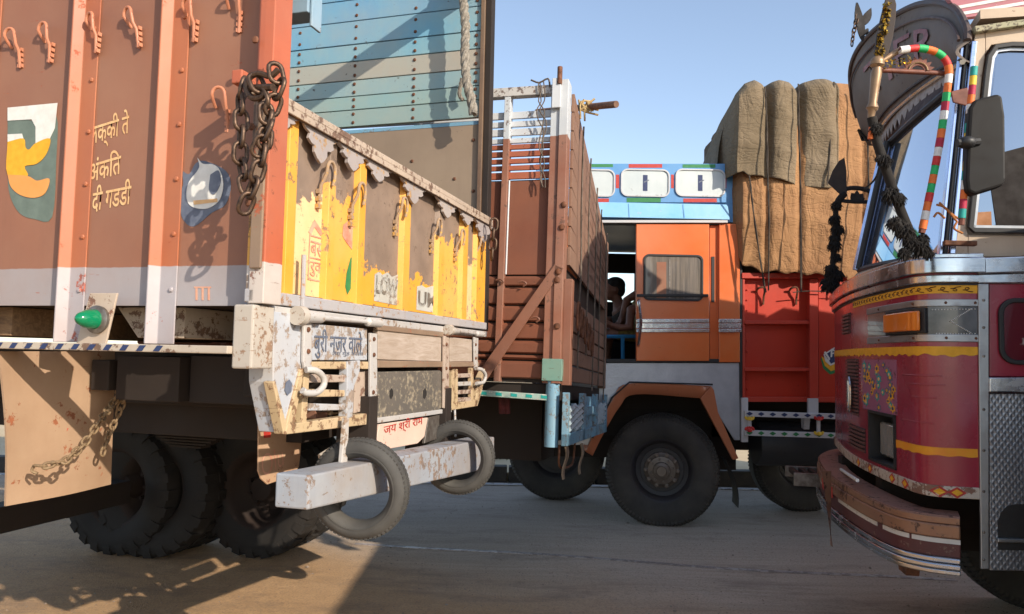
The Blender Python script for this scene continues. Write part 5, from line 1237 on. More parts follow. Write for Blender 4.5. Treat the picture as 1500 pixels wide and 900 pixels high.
# a second man beside the door, mostly hidden by it
base1 = J(945, 490, .5); hp = J(962, 410, .5); hs, hh = head(hp.x, hp.y, hp.z, .95); sh = J(954, 446, .5)
parts = {'skin': hs + [('t', [hp + Vector((.05, 0, -.17)), sh + Vector((.0, 0, -.1)), J(955, 486, .5)], [.09, .15, .15]),
                       ('t', [sh + Vector((-.04, -.17, 0)), J(924, 455, .32), J(922, 480, .30), J(908, 480, .30), J(897, 477, .34)], [.058, .048, .042, .032, .026])] + hand(J(897, 477, .34), (-1, .1, .25), (0, 0, 1), 1, .5)
         + [('t', [sh + Vector((-.06, .1, .02)), J(930, 432, .6), J(918, 440, .62), J(912, 462, .62)], [.058, .05, .04, .03])] + hand(J(912, 462, .62), (-.3, 0, -1), (-1, 0, 0), 1, .4)
         + [('t', [J(950, 490, .42), J(900, 487, .42), J(884, 492, .42)], [.085, .062, .05])],
         'cloth': [('t', [hp + Vector((.06, 0, -.20)), sh + Vector((.0, 0, -.1)), J(955, 486, .5)], [.11, .165, .165]), ('t', [sh + Vector((-.03, -.16, 0)), J(929, 452, .34)], [.078, .066]), ('t', [J(950, 490, .42), J(904, 487, .42)], [.092, .072])],
         'hair': hh}
for k in ('skin', 'cloth', 'hair'): parts[k] = [(q[0], [Vector(v) - base1 for v in q[1]], q[2]) if q[0] == 't' else (q[0], Vector(q[1]) - base1, q[2], q[3]) for q in parts[k]]
person('person', 'passenger in a yellow patterned shirt beside the orange sliding door, arms resting on his knees', parts, tuple(base1), skin, shirt2, hair)
# ================================================================== right truck: maroon front with chrome and ornaments, facing left
E = Frame(1435, 540, 2.9, vps=(-4755, 411), vpw=(960, 525))
E.root = thing('decorated_truck', 'maroon truck front with chrome bands, peaked visor and curved bumper at the right', 'truck', E)
RE = E.root
PATH = catmull([(.02, 0, 0), (-.10, 0, 0), (-.165, .012, 0), (-.205, .06, 0), (-.22, .16, 0), (-.24, .42, 0), (-.245, .8, 0), (-.215, 1.2, 0), (-.16, 1.6, 0), (-.11, 1.9, 0), (-.04, 2.05, 0), (.08, 2.13, 0), (.3, 2.15, 0)], 14)
PATH = [Vector((p.x, p.y)) for p in PATH]
def nrm(i):
    t = (PATH[min(i + 1, len(PATH) - 1)] - PATH[max(i - 1, 0)]).normalized(); return Vector((-t.y, t.x))
SEG = [0]
for a_, b_ in zip(PATH, PATH[1:]): SEG.append(SEG[-1] + (b_ - a_).length)
OFFP = {}
def offpath(o):
    o = round(o, 4)
    if o not in OFFP: OFFP[o] = [PATH[i] + nrm(i) * o for i in range(len(PATH))]
    return OFFP[o]
def fpos(s, z, off=0.0):
    P = offpath(off); s = max(0, min(SEG[-1] - 1e-6, s)); i = max(k for k in range(len(SEG) - 1) if SEG[k] <= s); f = (s - SEG[i]) / (SEG[i + 1] - SEG[i])
    p = P[i].lerp(P[i + 1], f); return Vector((p.x, p.y, z))
def fhit(px, py, off=0.0):
    r = E.ray(px, py); c_ = E.C; P = offpath(off); best = None
    for i in range(len(P) - 1):
        a, b = P[i], P[i + 1]; d = b - a; den = r.x * d.y - r.y * d.x
        if abs(den) < 1e-12: continue
        t = ((a.x - c_.x) * d.y - (a.y - c_.y) * d.x) / den; u = ((a.x - c_.x) * r.y - (a.y - c_.y) * r.x) / den
        if 0 <= u <= 1 and t > 0 and (best is None or t < best[0]): best = (t, SEG[i] + u * (SEG[i + 1] - SEG[i]), c_.z + t * r.z)
    if best is None:
        i = min(range(len(P)), key=lambda k: -abs(0) + abs((P[k].x - c_.x) / (P[k].y - c_.y) - r.x / r.y)); t = (P[i].y - c_.y) / r.y; return SEG[i], c_.z + t * r.z
    return best[1], best[2]
def zat(px, py): return fhit(px, py)[1]
def fpatch(name, mat, s0, s1, z0, z1, o0, o1, n=None, bev=0, zf0=None, zf1=None, smooth=True, label=None):
    """sheet wrapped on the front, from arc s0 to s1; zf0/zf1 override the lower / upper edge as functions of s"""
    n = n or max(2, int(abs(s1 - s0) / .035)); vs = []
    for k in range(n + 1):
        s = s0 + (s1 - s0) * k / n; a = zf0(s) if zf0 else z0; b = zf1(s) if zf1 else z1
        vs += [fpos(s, a, o1), fpos(s, b, o1), fpos(s, b, o0), fpos(s, a, o0)]
    fs = []
    for k in range(n):
        for j in range(4): fs.append((k * 4 + j, k * 4 + (j + 1) % 4, k * 4 + 4 + (j + 1) % 4, k * 4 + 4 + j))
    fs += [(0, 1, 2, 3), (n * 4 + 3, n * 4 + 2, n * 4 + 1, n * 4)]
    o = MB().add(vs, fs).build(name, mat, RE, smooth, bev)
    if label: o['label'] = label
    return o
SMAX = SEG[-1]
def sx(px, py): return fhit(px, py)[0]
mar = paint('maroon_front_paint', '9a1e36', '861b30', chip='4a2a2c', amt=.03, cs=9, dust='8a4a50', da=.18, rough=.28, coat=.6, bump=.12)
mar_o = mar
ZBELT = zat(1400, 380); ZA = zat(1400, 403); ZBB = zat(1400, 416); ZL1 = zat(1400, 449); ZL0 = zat(1400, 490); ZLC = zat(1400, 501); ZY1 = zat(1400, 508); ZY0 = zat(1400, 521)
ZO1 = zat(1380, 656); ZO0 = zat(1380, 668); ZT1_ = zat(1400, 713); ZT0_ = zat(1400, 730)
sHL0, sHL1 = sx(1313, 640), sx(1274, 640)
zH1, zH0 = zat(1300, 606), zat(1300, 684)
# skin in pieces round the headlight opening
fpatch('front_panel', mar, .0, sHL0, ZT1_, ZBELT, -.012, 0)
fpatch('front_panel', mar, sHL0 + .0005, sHL1, zH1, ZBELT, -.012, 0); fpatch('front_panel', mar, sHL0 + .0005, sHL1, ZT1_, zH0, -.012, 0)
fpatch('front_panel', mar, sHL1 + .0005, SMAX, ZT1_, ZBELT, -.012, 0)
chE = chrome('belt_chrome', 'c4c6cb', .14, '7a6a5a', .35); alu = chrome('dull_aluminium_strip', 'a8a9ab', .38, '8a7f76', .4)
fpatch('chrome_band', chE, .0, SMAX, ZA + .006, ZBELT + .004, 0, .030, bev=.004); fpatch('chrome_band', chE, .0, SMAX, ZBB + .004, ZA - .0, .0, .016, bev=.004)
fpatch('chrome_band', chE, .0, SMAX, ZBELT + .005, ZBELT + .022, -.03, .012, bev=.003)
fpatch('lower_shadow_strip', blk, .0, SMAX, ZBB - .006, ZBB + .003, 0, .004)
# yellow scroll ornament
s0, s1 = sx(1433, 423), sx(1250, 443); zo1, zo0 = zat(1400, 418), zat(1400, 430)
fpatch('ornament_strip', M['yel_l'], s0, s1, zo0, zo1, 0, .0025, label='yellow painted strip with dark scrollwork')
k = 0; s = s0 + .02; zc_ = (zo0 + zo1) / 2; hh_ = (zo1 - zo0)
scrm = flat('dark_scroll_paint', '4a2018')
while s < s1 - .02:
    P = [fpos(s + .024 * math.sin(a) * (1 - a / 9) + .006 * a, zc_ + (1 if k % 2 else -1) * hh_ * .33 * math.cos(a) * (1 - a / 9), .0032) for a in [i * .7 for i in range(10)]]
    MB().tube(P, .0016, 4).build('scroll_stroke', scrm, RE); s += .044; k += 1
# lamp band
s0, s1 = sx(1433, 470), sx(1272, 470)
fpatch('lamp_band_trim', alu, s0, s1, ZL1, ZL1 + .028, 0, .008, bev=.002); fpatch('lamp_band_trim', alu, s0, s1, ZLC, ZL0, 0, .008, bev=.002)
lb = NT('dark_lamp_glass'); lb.b.inputs['Coat Weight'].default_value = .5; M['lampglass'] = lb.done(lb.mix(lb.ramp(lb.noise(6, 5), .35, .7), lin('2c2a2c'), lin('6a6468')), .16, .4)
fpatch('lamp_band_glass', M['lampglass'], s0, s1, ZL0, ZL1, 0, .003, label='dark reflective lamp band')
i0, i1 = sx(1353, 472), sx(1305, 472)
indm = NT('amber_lens'); wv = indm.n('ShaderNodeTexWave'); wv.inputs['Scale'].default_value = 28; wv.inputs['Distortion'].default_value = .5; indm.l(indm.co.outputs['Object'], wv.inputs[0]); indm.bump(wv.outputs[1], .4, .004)
indm.b.inputs['Coat Weight'].default_value = .6; M['amber'] = indm.done(lin('d9741c'), .25)
fpatch('indicator_housing', blk, i0 - .015, i1 + .01, ZL0 + .004, ZL1 - .004, .003, .02, bev=.003); fpatch('indicator', M['amber'], i0, i1, zat(1330, 486), zat(1330, 458), .02, .034, bev=.005, label='amber indicator lamp')
# beaded arrow
bd = MB()
for L in (((1366, 454), (1428, 453)), ((1422, 453), (1392, 471)), ((1392, 471), (1424, 489)), ((1372, 489), (1428, 489))):
    for k in range(15):
        a = L[0][0] + (L[1][0] - L[0][0]) * k / 14; b = L[0][1] + (L[1][1] - L[0][1]) * k / 14; s, z = fhit(a, b, .004); bd.ball(fpos(s, z, .005), .0028, 6)
o = bd.build('beaded_arrow', M['white_l'], RE, True); o['kind'] = 'stuff'
for px in (1290, 1340, 1385, 1428):
    for z in (ZL1 + .014, (ZLC + ZL0) / 2): MB().ball(fpos(sx(px, 470), z, .008), .006, 8, sc=(1, 1, 1)).build('screw_head', M['rust'], RE, True)
# yellow line with a wavy lower edge
fpatch('painted_line', M['yel_l'], sx(1432, 515), SMAX - .1, 0, ZY1, 0, .002, n=170, zf0=lambda s: ZY0 + .004 * math.sin(s * 95) + .003 * math.sin(s * 37))
orl = flat('orange_line_paint', 'e0801c', c2='d9a01c', sc=8)
fpatch('painted_line', orl, sx(1432, 662), sx(1313, 660), 0, ZO1, 0, .002, n=60, zf0=lambda s: ZO0 + .002 * math.sin(s * 80))
tw = paint('white_lower_trim', 'c8c0b4', 'b4a898', chip='7a4a34', amt=.17, cs=22, dust='a88c70', da=.5)
fpatch('lower_trim', tw, .0, SMAX, ZT0_, ZT1_ + .0, -.02, .006, bev=.003)
for px, sc_ in ((1402, 1), (1376, 1), (1326, .8), (1307, .75), (1275, .7), (1258, .6)):
    s, z = fhit(px, 720 - (1400 - px) * .15, .006); z = (ZT0_ + ZT1_) / 2; h = .022; w_ = .034
    for q, mm, oo in ((1, 'red_l', .0075), (.6, 'yel_l', .009)):
        P = [(s - w_ * q, z), (s, z - h * q), (s + w_ * q, z), (s, z + h * q)]
        MB().prism(P, lambda u, v: fpos(u, v, oo), lambda u, v: fpos(u, v, .006)).build('painted_diamond', M[mm], RE)
# grilles, badge
grm = paint('grille_paint', '5c2428', '482024', chip='8a6a5c', amt=.08, dust='8a6a5c', da=.45)
def slats(px0, py0, px1, py1, n):
    sa, sb = sx(px1, (py0 + py1) / 2), sx(px0, (py0 + py1) / 2); za, zb = zat(px0 + 4, py1), zat(px0 + 4, py0)
    fpatch('grille_back', blk, sa, sb, za, zb, 0, .002)
    for k in range(n): z = za + (zb - za) * (k + .5) / n; fpatch('grille_slat', grm, sa, sb, z - (zb - za) / n * .28, z + (zb - za) / n * .28, .002, .012)
slats(1242, 526, 1258, 606, 16); slats(1236, 460, 1246, 490, 6); slats(1246, 622, 1268, 655, 6)
s, z = fhit(1246, 578, .02)
MB().tube([fpos(s + .03 * math.cos(a), z + .085 * math.sin(a), .025) for a in [i * PI / 8 for i in range(16)]], .008, 8, closed=True).build('front_badge', chE, RE, True)
MB().tube([fpos(s, z - .07, .025), fpos(s, z + .07, .03)], .009, 8).build('front_badge', chE, RE, True)
# flower sticker, each flower its own little piece
sa, sb = sx(1314, 560), sx(1264, 560); za, zb = zat(1290, 604), zat(1290, 527)
fpatch('flower_sticker', paint('pink_sticker', 'a05c74', '8f5270', chip='5c2c34', amt=.1, da=.35, dust='8a6470'), sa, sb, za, zb, 0, .002, label='faded pink sticker printed with blue and yellow flowers')
random.seed(11)
for k in range(34):
    u = random.random(); v = ((k + .5) / 34 * 7) % 1; ss = sa + .03 + (sb - sa - .06) * u; zz = za + .02 + (zb - za - .04) * ((k * .618) % 1); r = random.uniform(.016, .028)
    c1, c2 = (('greyblue', 'yel_l'), ('yel_l', 'navy'), ('teal_l', 'cream_l'))[k % 3]
    P = [(ss + r * (1 if j % 2 else .55) * math.cos(j * PI / 6) * 1.5, zz + r * (1 if j % 2 else .55) * math.sin(j * PI / 6)) for j in range(12)]
    MB().prism(P, lambda a, b: fpos(a, b, .0028 + k * .00003), lambda a, b: fpos(a, b, .002)).build('printed_flower', M[c1], RE)
    P = [(ss + r * .5 * math.cos(j * PI / 4), zz + r * .35 * math.sin(j * PI / 4)) for j in range(8)]
    MB().prism(P, lambda a, b: fpos(a, b, .0040 + k * .00003), lambda a, b: fpos(a, b, .002)).build('printed_flower', M[c2], RE)
# headlight in its recess
fpatch('headlight_recess', blk, sHL0 + .004, sHL1 - .004, zH0 + .004, zH1 - .004, -.11, -.09)
for (a, b, c0, c1) in ((sHL0, sHL0 + .014, zH0, zH1), (sHL1 - .02, sHL1, zH0, zH1), (sHL0, sHL1, zH1 - .012, zH1), (sHL0, sHL1, zH0, zH0 + .012)): fpatch('headlight_bezel', blk, a, b, c0, c1, -.1, .008)
hl = NT('headlight_glass'); hl.b.inputs['Coat Weight'].default_value = 1.0; hl.bump(hl.noise(24, 3), .3, .01); M['hl'] = hl.done(hl.mix(hl.ramp(hl.noise(5, 3), .3, .7), lin('c8c4ba'), lin('e6e2da')), .12, .6)
fpatch('headlight', M['hl'], sHL0 + .018, sHL1 - .05, zH0 + .03, zH1 - .05, -.06, -.03, bev=.01)
# pressed grooves in the panel
for py, a, b in ((548, 1322, 1380), (561, 1330, 1385), (613, 1320, 1368), (580, 1336, 1372)): fpatch('pressed_groove', mar, sx(b, py), sx(a, py), zat(a, py + 2), zat(a, py), 0, .003, bev=.001)
# ------------------------------------------------ bumper
BP = catmull([(-.10, -.05, 0), (-.22, -.01, 0), (-.30, .10, 0), (-.345, .42, 0), (-.355, .9, 0), (-.32, 1.3, 0), (-.25, 1.7, 0), (-.14, 2.0, 0), (-.02, 2.2, 0)], 12)
BP = [Vector((p.x, p.y)) for p in BP]
def bump_hit(px, py, i=0):
    p = BP[i]; return E.hit(1, p.y, px, py).z
ZM1 = E.hit(1, -.05, 1391, 757).z; ZM0 = E.hit(1, -.05, 1386, 843).z
def bmp(name, mat, z0, z1, o0, o1, i0=0, i1=None, taper=0, bev=.003, label=None):
    i1 = i1 or len(BP) - 1; vs = []; n = i1 - i0
    for i in range(i0, i1 + 1):
        t = (BP[min(i + 1, len(BP) - 1)] - BP[max(i - 1, 0)]).normalized(); nn = Vector((-t.y, t.x)); a = BP[i] + nn * o1; b = BP[i] + nn * o0
        vs += [(a.x, a.y, z0), (a.x, a.y, z1), (b.x, b.y, z1), (b.x, b.y, z0)]
    fs = [(k * 4 + j, k * 4 + (j + 1) % 4, k * 4 + 4 + (j + 1) % 4, k * 4 + 4 + j) for k in range(n) for j in range(4)] + [(0, 1, 2, 3), (n * 4 + 3, n * 4 + 2, n * 4 + 1, n * 4)]
    o = MB().add(vs, fs).build(name, mat, RE, True, bev)
    if label: o['label'] = label
    return o
H = ZM1 - ZM0
gold = paint('brown_gold_bumper_paint', '96684a', '7f5444', chip='4c3630', amt=.14, cs=15, dust='a08672', da=.5, rough=.4, metal=.25)
btop = paint('bumper_top_paint', '8a625a', '7a5650', chip='4c3430', amt=.12, cs=16, dust='b08c74', da=.5)
mard = paint('dark_maroon_bumper', '55242a', '421c22', chip='8a7060', amt=.07, cs=16, da=.3, dust='7a5c50', rough=.4)
bmp('bumper_top', btop, ZM1 - .012, ZM1, -.13, -.002)
bmp('bumper_face', gold, ZM1 - H * .14, ZM1 - .004, -.0, .006); bmp('bumper_face', gold, ZM1 - H * .38, ZM1 - H * .145, -.004, .012, bev=.006)
bmp('bumper_back', mard, ZM0 + H * .2, ZM1 - .012, -.02, -.005)
bmp('bumper_band', mard, ZM0 + H * .30, ZM1 - H * .385, -.004, .002)
wl_ = M['white_l']
n = len(BP); dash = [(0, 16), (17, 27), (29, 44), (58, 64), (72, 78)]
for a, b in dash: bmp('painted_dash', paint('bumper_white_dash', 'd0ccc6', 'bcb4aa', chip='6a4a3c', amt=.14, cs=24, da=.3) if a == 0 else bpy.data.materials['bumper_white_dash'], ZM1 - H * .47, ZM1 - H * .39, .0, .004, a, b, bev=0)
bmp('painted_flower', M['red_l'], ZM1 - H * .46, ZM1 - H * .22, .010, .0135, 46, 55, bev=0)
for k, (z0, z1, o_) in enumerate(((.20, .29, .012), (.10, .19, .020), (.0, .09, .012))): bmp('chrome_ridge', chE, ZM0 + H * z0, ZM0 + H * z1, -.01, o_, bev=.005)
MB().pT([(-.02, ZM0 - .05), (.07, ZM0 - .05), (.09, ZM0), (-.04, ZM0)], -.25, -.2).build('bumper_bracket', M['rust'], RE, loc=(0, .12, 0))
# hanging leather tongue at the far tip, footstep
a = E.loc(1212, 740, 3.6)
MB().grid(lambda u, v: tuple(a + Vector((.05 * (u - .5) * (1 - v) + .02 * v, .04 * u, .16 - .36 * v))), 2, 6, thick=(.004, .004, 0)).build('dangling_strip', gold, RE, True)
q0 = E.loc(1165, 692, 4.4); 
for k in range(5): box('step_bar', M['dark'], RE, q0.x + k * .055, q0.x + k * .055 + .03, q0.y - .05, q0.y + .22, q0.z - .03, q0.z)
box('step_bar', M['steel'], RE, q0.x - .02, q0.x + .30, q0.y - .075, q0.y - .05, q0.z - .07, q0.z + .006)
box('step_bar', M['steel'], RE, q0.x - .02, q0.x + .30, q0.y + .22, q0.y + .24, q0.z - .06, q0.z + .006)
MB().tube([E.loc(1232, 688, 4.0), E.loc(1256, 704, 3.3)], .008, 8).build('white_rod', wl_, RE)
# ------------------------------------------------ side of the cab
def es(px, py, y=0.0): return E.s_(px, py, y)
def ep(name, mat, L, y0, y1, bev=.003, label=None):
    o = MB().ps([es(a, b, y0) for a, b in L], y0, y1).build(name, mat, RE, bev=bev)
    if label: o['label'] = label
    return o
strip = alu
diam = NT('chequered_aluminium')
w1 = diam.n('ShaderNodeTexWave'); w1.inputs['Scale'].default_value = 17; diam.l(diam.mapped((1, 1, 1), rot=(0, .6, 0)), w1.inputs[0])
w2 = diam.n('ShaderNodeTexWave'); w2.inputs['Scale'].default_value = 17; diam.l(diam.mapped((1, 1, 1), rot=(0, -.6, 0)), w2.inputs[0])
diam.bump(diam.math('MAXIMUM', w1.outputs[1], w2.outputs[1]), .35, .004); nz = diam.noise(4, 6)
M['diam'] = diam.done(diam.mix(diam.ramp(nz, .35, .7), lin('a2a3a7'), lin('85868c')), .42, .8)
cream = paint('cream_cab_paint', 'c9b59c', 'b09a84', chip='7a5240', amt=.05, cs=12, dust='a08c78', da=.35, rough=.45)
ep('corner_strip', strip, [(1433, 416), (1449, 416), (1449, 834), (1437, 834)], -.012, .0)
ep('door_skin', mar, [(1449.5, 416), (1760, 416), (1760, 552), (1449.5, 552)], 0, .012)
ep('side_chrome_band', chE, [(1433, 378), (1760, 366), (1760, 392), (1433, 401)], -.028, .0, .005); ep('side_chrome_band', chE, [(1433, 402), (1760, 393), (1760, 414), (1433, 415)], -.016, .0, .004)
ep('side_chrome_band', chE, [(1449.5, 553), (1760, 553), (1760, 575), (1449.5, 575)], -.02, .0, .005)
ep('side_sheet', M['diam'], [(1449.5, 577), (1760, 577), (1760, 842), (1452, 836), (1450, 836)][:5], 0, .012, label='chequered aluminium side sheet')
ep('step_opening', M['blk_l'], [(1462, 806), (1462, 765), (1466, 752), (1475, 742), (1488, 739), (1760, 739), (1760, 812)], -.003, -.0005, 0, label='dark step opening in the aluminium sheet')
ep('step_edge', alu, [(1462, 789), (1760, 796), (1760, 802), (1462, 795)], -.02, -.003)
for py in (440, 480, 522, 600, 660, 720, 780, 820):
    x, z = es(1441, py, -.012); MB().ball((x, -.013, z), .006, 8, sc=(1, .5, 1)).build('rivet', M['steel'], RE, smooth=True)
# lower door window
x0, z0 = es(1463, 534, -.002); x1, z1 = es(1700, 438, -.002)
mb = MB(); ring(mb, rrect(x0, x1, z0, z1, .06), rrect(x0 + .018, x1 - .02, z0 + .018, z1 - .018, .045), lambda u, v: (u, 0, v), lambda u, v: (u, -.016, v)); mb.build('window_seal', blk, RE, bev=.004)
rg = NT('red_reflecting_glass'); rg.b.inputs['Coat Weight'].default_value = .8; M['rg'] = rg.done(rg.mix(rg.ramp(rg.noise(14, 6), .62, .72), lin('5c1420'), lin('b0a8a0')), .12)
MB().ps(rrect(x0 + .017, x1 - .02, z0 + .017, z1 - .017, .046), -.004, -.0005).build('lower_window', M['rg'], RE)
# upper cab side with the quarter window
YU = .03
up = [(1394, 378), (1398, 340), (1424, 75), (1430, 44), (1760, -10), (1760, 372)]
wo = [(1416, 334), (1425, 342), (1700, 346), (1720, 335), (1720, 80), (1700, 68), (1480, 64), (1455, 68), (1444, 84), (1440, 110)]
up2 = [es(a, b, YU) for a, b in up]; w2 = [es(a, b, YU) for a, b in wo]
ep('cab_side', cream, [(1394, 378), (1398, 340), (1424, 75), (1430, 44), (1443, 42), (1443, 84), (1439, 110), (1415, 334), (1418, 342), (1418, 378)], YU, YU + .012)
ep('cab_side', cream, [(1443.3, 42), (1760, -10), (1760, 62), (1480, 62), (1452, 66), (1443.3, 80)], YU, YU + .012); ep('cab_side', cream, [(1418.3, 344), (1760, 350), (1760, 372), (1418.3, 377)], YU, YU + .012)
def shrink(L, k):
    cx_ = sum(p[0] for p in L) / len(L); cz_ = sum(p[1] for p in L) / len(L); out = []
    for i, p in enumerate(L):
        a, b = Vector(L[i - 1]), Vector(L[(i + 1) % len(L)]); t = (b - a).normalized(); nn = Vector((-t.y, t.x))
        if nn.dot(Vector((cx_ - p[0], cz_ - p[1]))) < 0: nn = -nn
        out.append((p[0] + nn.x * k, p[1] + nn.y * k))
    return out
w3 = shrink(w2, .02); w4 = shrink(w2, .032)
mb = MB(); ring(mb, w2, w3, lambda u, v: (u, YU, v), lambda u, v: (u, YU - .02, v)); mb.build('window_seal', blk, RE, bev=.004)
mb = MB(); ring(mb, w3, w4, lambda u, v: (u, YU, v), lambda u, v: (u, YU - .008, v)); mb.build('window_channel', alu, RE, bev=.002)
gl = NT('reflecting_glass'); gl.b.inputs['Coat Weight'].default_value = 1.0; M['gl'] = gl.done(lin('7c8796'), .03, .92)
MB().ps(w4, YU + .004, YU + .008).build('quarter_window', M['gl'], RE)
# headrest and passenger-side clutter seen through the quarter window: a dark seat edge and a tan cushion
ep('seat_back', plain('dark_seat_cloth', '28221f', .9), [(1450, 262), (1462, 225), (1500, 215), (1560, 225), (1560, 330), (1460, 332)], YU + .0005, YU + .003, 0)
ep('seat_cushion', plain('tan_cushion', 'a8754f', .8), [(1420, 312), (1452, 310), (1453, 332), (1424, 333)], YU + .0, YU + .0025, 0)
# windscreen, pillars
pT = E.hit(1, .10, 1418, 112); pB = fpos(sx(1390, 380), ZBELT + .02, -.03)
fT = E.hit(1, 1.0, 1303, 212); fB = E.hit(1, 1.0, 1262, 396); fT0 = E.hit(1, 2.02, 1301, 214)
def soff(u): return pT.lerp(fT0, min(1, u)) + Vector((-.05 * (1 - (2 * min(1, u) - 1) ** 2), 0, 0))
def wsf(u, v, off=0):
    b = pB.lerp(fB, u); t = pT.lerp(fT, u); bow = -.04 * (1 - (2 * u - 1) ** 2); p = b.lerp(t, v); return Vector((p.x + bow * (1 - .75 * v) + off, p.y, p.z))
M['ws'] = gl_ = None
wsn = NT('windscreen_glass'); wsn.b.inputs['Coat Weight'].default_value = 1.0; M['ws'] = wsn.done(lin('b9bfcc'), .03, .9)
MB().grid(lambda u, v: wsf(.02 + .96 * u, .02 + .96 * v), 20, 8, thick=(.006, 0, 0)).build('windscreen', M['ws'], RE, True)
MB().add([fB + Vector((-.0, .06, 0)), (-.02, 2.04, fB.z), (.22, 2.04, fT.z), fT + Vector((0, .06, 0)), fB + Vector((.01, .06, 0)), (-.01, 2.04, fB.z), (.23, 2.04, fT.z), fT + Vector((.01, .06, 0))], [(0, 1, 2, 3), (7, 6, 5, 4), (0, 4, 5, 1), (1, 5, 6, 2), (2, 6, 7, 3), (3, 7, 4, 0)]).build('windscreen', M['ws'], RE)
bch = chrome('blue_tinted_chrome', 'b8c2dc', .16, '6a6a80', .15)
def bar(P, w_, m_, name, d_=.02):
    return MB().tube(P, w_, 8).build(name, m_, RE, True)
def pillar(name, a, b, wx, m_, y0=0.0):
    a, b = Vector(a), Vector(b); w_ = Vector((wx, 0, 0)); yy = Vector((0, .03, 0)); return MB().hexa([a, a + w_, a + w_ + yy, a + yy, b, b + w_, b + w_ + yy, b + yy]).build(name, m_, RE, bev=.003)
n0 = E.hit(1, .0, 1392, 372); n1 = E.hit(1, .02, 1424, 60)
pillar('pillar_trim', n0, n1, .020, bch); pillar('pillar_trim', n0 + Vector((-.017, .012, 0)), n1 + Vector((-.017, .012, 0)), .012, blk); pillar('pillar_trim', n0 + Vector((-.034, .02, 0)), n1 + Vector((-.034, .02, 0)), .014, bch)
ff0, ff1 = wsf(1.0, 0), wsf(1.0, 1)
MB().tube([ff0 + Vector((-.02, 0, 0)), ff1 + Vector((-.02, 0, 0))], .026, 8).build('pillar_trim', bch, RE, True); MB().tube([ff0 + Vector((-.03, -.06, 0)), ff1 + Vector((-.03, -.06, 0))], .016, 8).build('pillar_trim', blk, RE, True)
MB().tube([wsf(u / 10, 0) + Vector((-.01, 0, 0)) for u in range(11)], .016, 8).build('windscreen_seal', blk, RE, True); MB().tube([wsf(u / 10, 1) + Vector((-.01, 0, 0)) for u in range(11)], .016, 8).build('windscreen_seal', blk, RE, True)
# cowl between belt and glass
MB().grid(lambda u, v: (lambda s: fpos(s, ZBELT + .022, -.005).lerp(wsf(min(1, max(0, (s - sx(1390, 380)) / (sx(1262, 396) - sx(1390, 380)))), 0), v))(.12 + (SMAX - .3) * u), 24, 2, thick=(0, 0, -.01)).build('cowl', cream, RE, True)
# far side and roof shell so the cab is closed
box('cab_back', mard, RE, .05, 1.35, 2.12, 2.15, ZT0_, ZBELT); MB().pz([(pT.x + .03, YU + .015), (1.5, YU + .015), (1.5, 2.1), (.3, 2.1)], pT.z + .22, pT.z + .26).build('cab_roof', cream, RE)
box('far_cab_side', cream, RE, .3, 1.4, 2.07, 2.1, ZBELT + .02, pT.z + .21); box('cab_rear_wall', cream, RE, 1.38, 1.42, YU + .02, 2.06, ZBELT, pT.z + .21)
box('cab_floor', M['dark'], RE, -.1, 1.5, .12, 2.0, ZT0_ - .02, ZT0_ + .03)
box('load_body', paint('load_body_paint', '9a4a34', '84402e', da=.3), RE, 1.55, 5.6, -.05, 2.2, ZT1_, pT.z + .27)  # unseen; its height is shaped for the shade on the orange truck
# roof sign board set back over the cab
sgp = paint('pink_sign_board', 'a8606c', '985460', chip='c8c0bc', amt=.05, cs=14, da=.3, dust='a88a84')
def er(px, py, y=.30): return es(px, py, y)
P = [er(1412, 26), er(1385, -8), er(1780, -80), er(1780, -20)]; MB().ps(P, .30, .33).build('roof_sign_board', sgp, RE, label if False else False) if False else MB().ps(P, .30, .33).build('roof_sign_board', sgp, RE)
for (a, b, c_, d_) in ((1398, 10, 1780, -60), (1404, 19, 1780, -45)): MB().ps([er(a, b), er(c_, d_), er(c_, d_ + 5), er(a + 3, b + 4)], .2975, .2999).build('painted_line', wl_, RE)
ep('roof_gutter', paint('gutter_paint', '6a8a5c', 'a89a84', chip='4a3a30', amt=.2, cs=9, da=.4), [(1428, 38), (1760, -8), (1760, -1), (1430, 47)], .0, YU)
# ------------------------------------------------ peaked visor
vt = [(1419, 60, .02), (1418, 42, .06), (1402, 14, .25), (1375, 4, .52), (1342, 8, .86), (1308, 25, 1.16), (1278, 48, 1.42), (1256, 76, 1.66), (1247, 105, 1.84), (1250, 140, 1.98), (1264, 180, 2.06), (1282, 212, 2.12)]
vb = [(1419, 92, .02), (1416, 95, .06), (1400, 106, .25), (1378, 121, .52), (1352, 140, .86), (1330, 158, 1.16), (1312, 175, 1.42), (1300, 190, 1.66), (1292, 200, 1.84), (1288, 206, 1.98), (1285, 210, 2.06), (1283, 214, 2.12)]
VT = [E.hit(1, y, a, b) for a, b, y in vt]; VB = [E.hit(1, y, a, b) for a, b, y in vb]
VTc, VBc = catmull(VT, 5), catmull(VB, 5)
vism = paint('grey_visor_paint', '766c66', '5f5652', chip='3c302c', amt=.06, cs=10, dust='75685c', da=.5, rough=.7, spec=.2)
def vsurf(u, v, off=0):
    k = u * (len(VTc) - 1); i = min(int(k), len(VTc) - 2); f = k - i; a = VBc[i].lerp(VBc[i + 1], f); b = VTc[i].lerp(VTc[i + 1], f); p = a.lerp(b, v)
    return Vector((p.x - off - .05 * math.sin(PI * v), p.y, p.z))
MB().grid(vsurf, 55, 8, thick=(.012, 0, 0)).build('visor', vism, RE, True)
MB().tube([p + Vector((-.005, 0, 0)) for p in VTc], .016, 8).build('visor_rim', plain('dark_visor_edging', '3a302e', .6, c2='5c4c46'), RE, True)
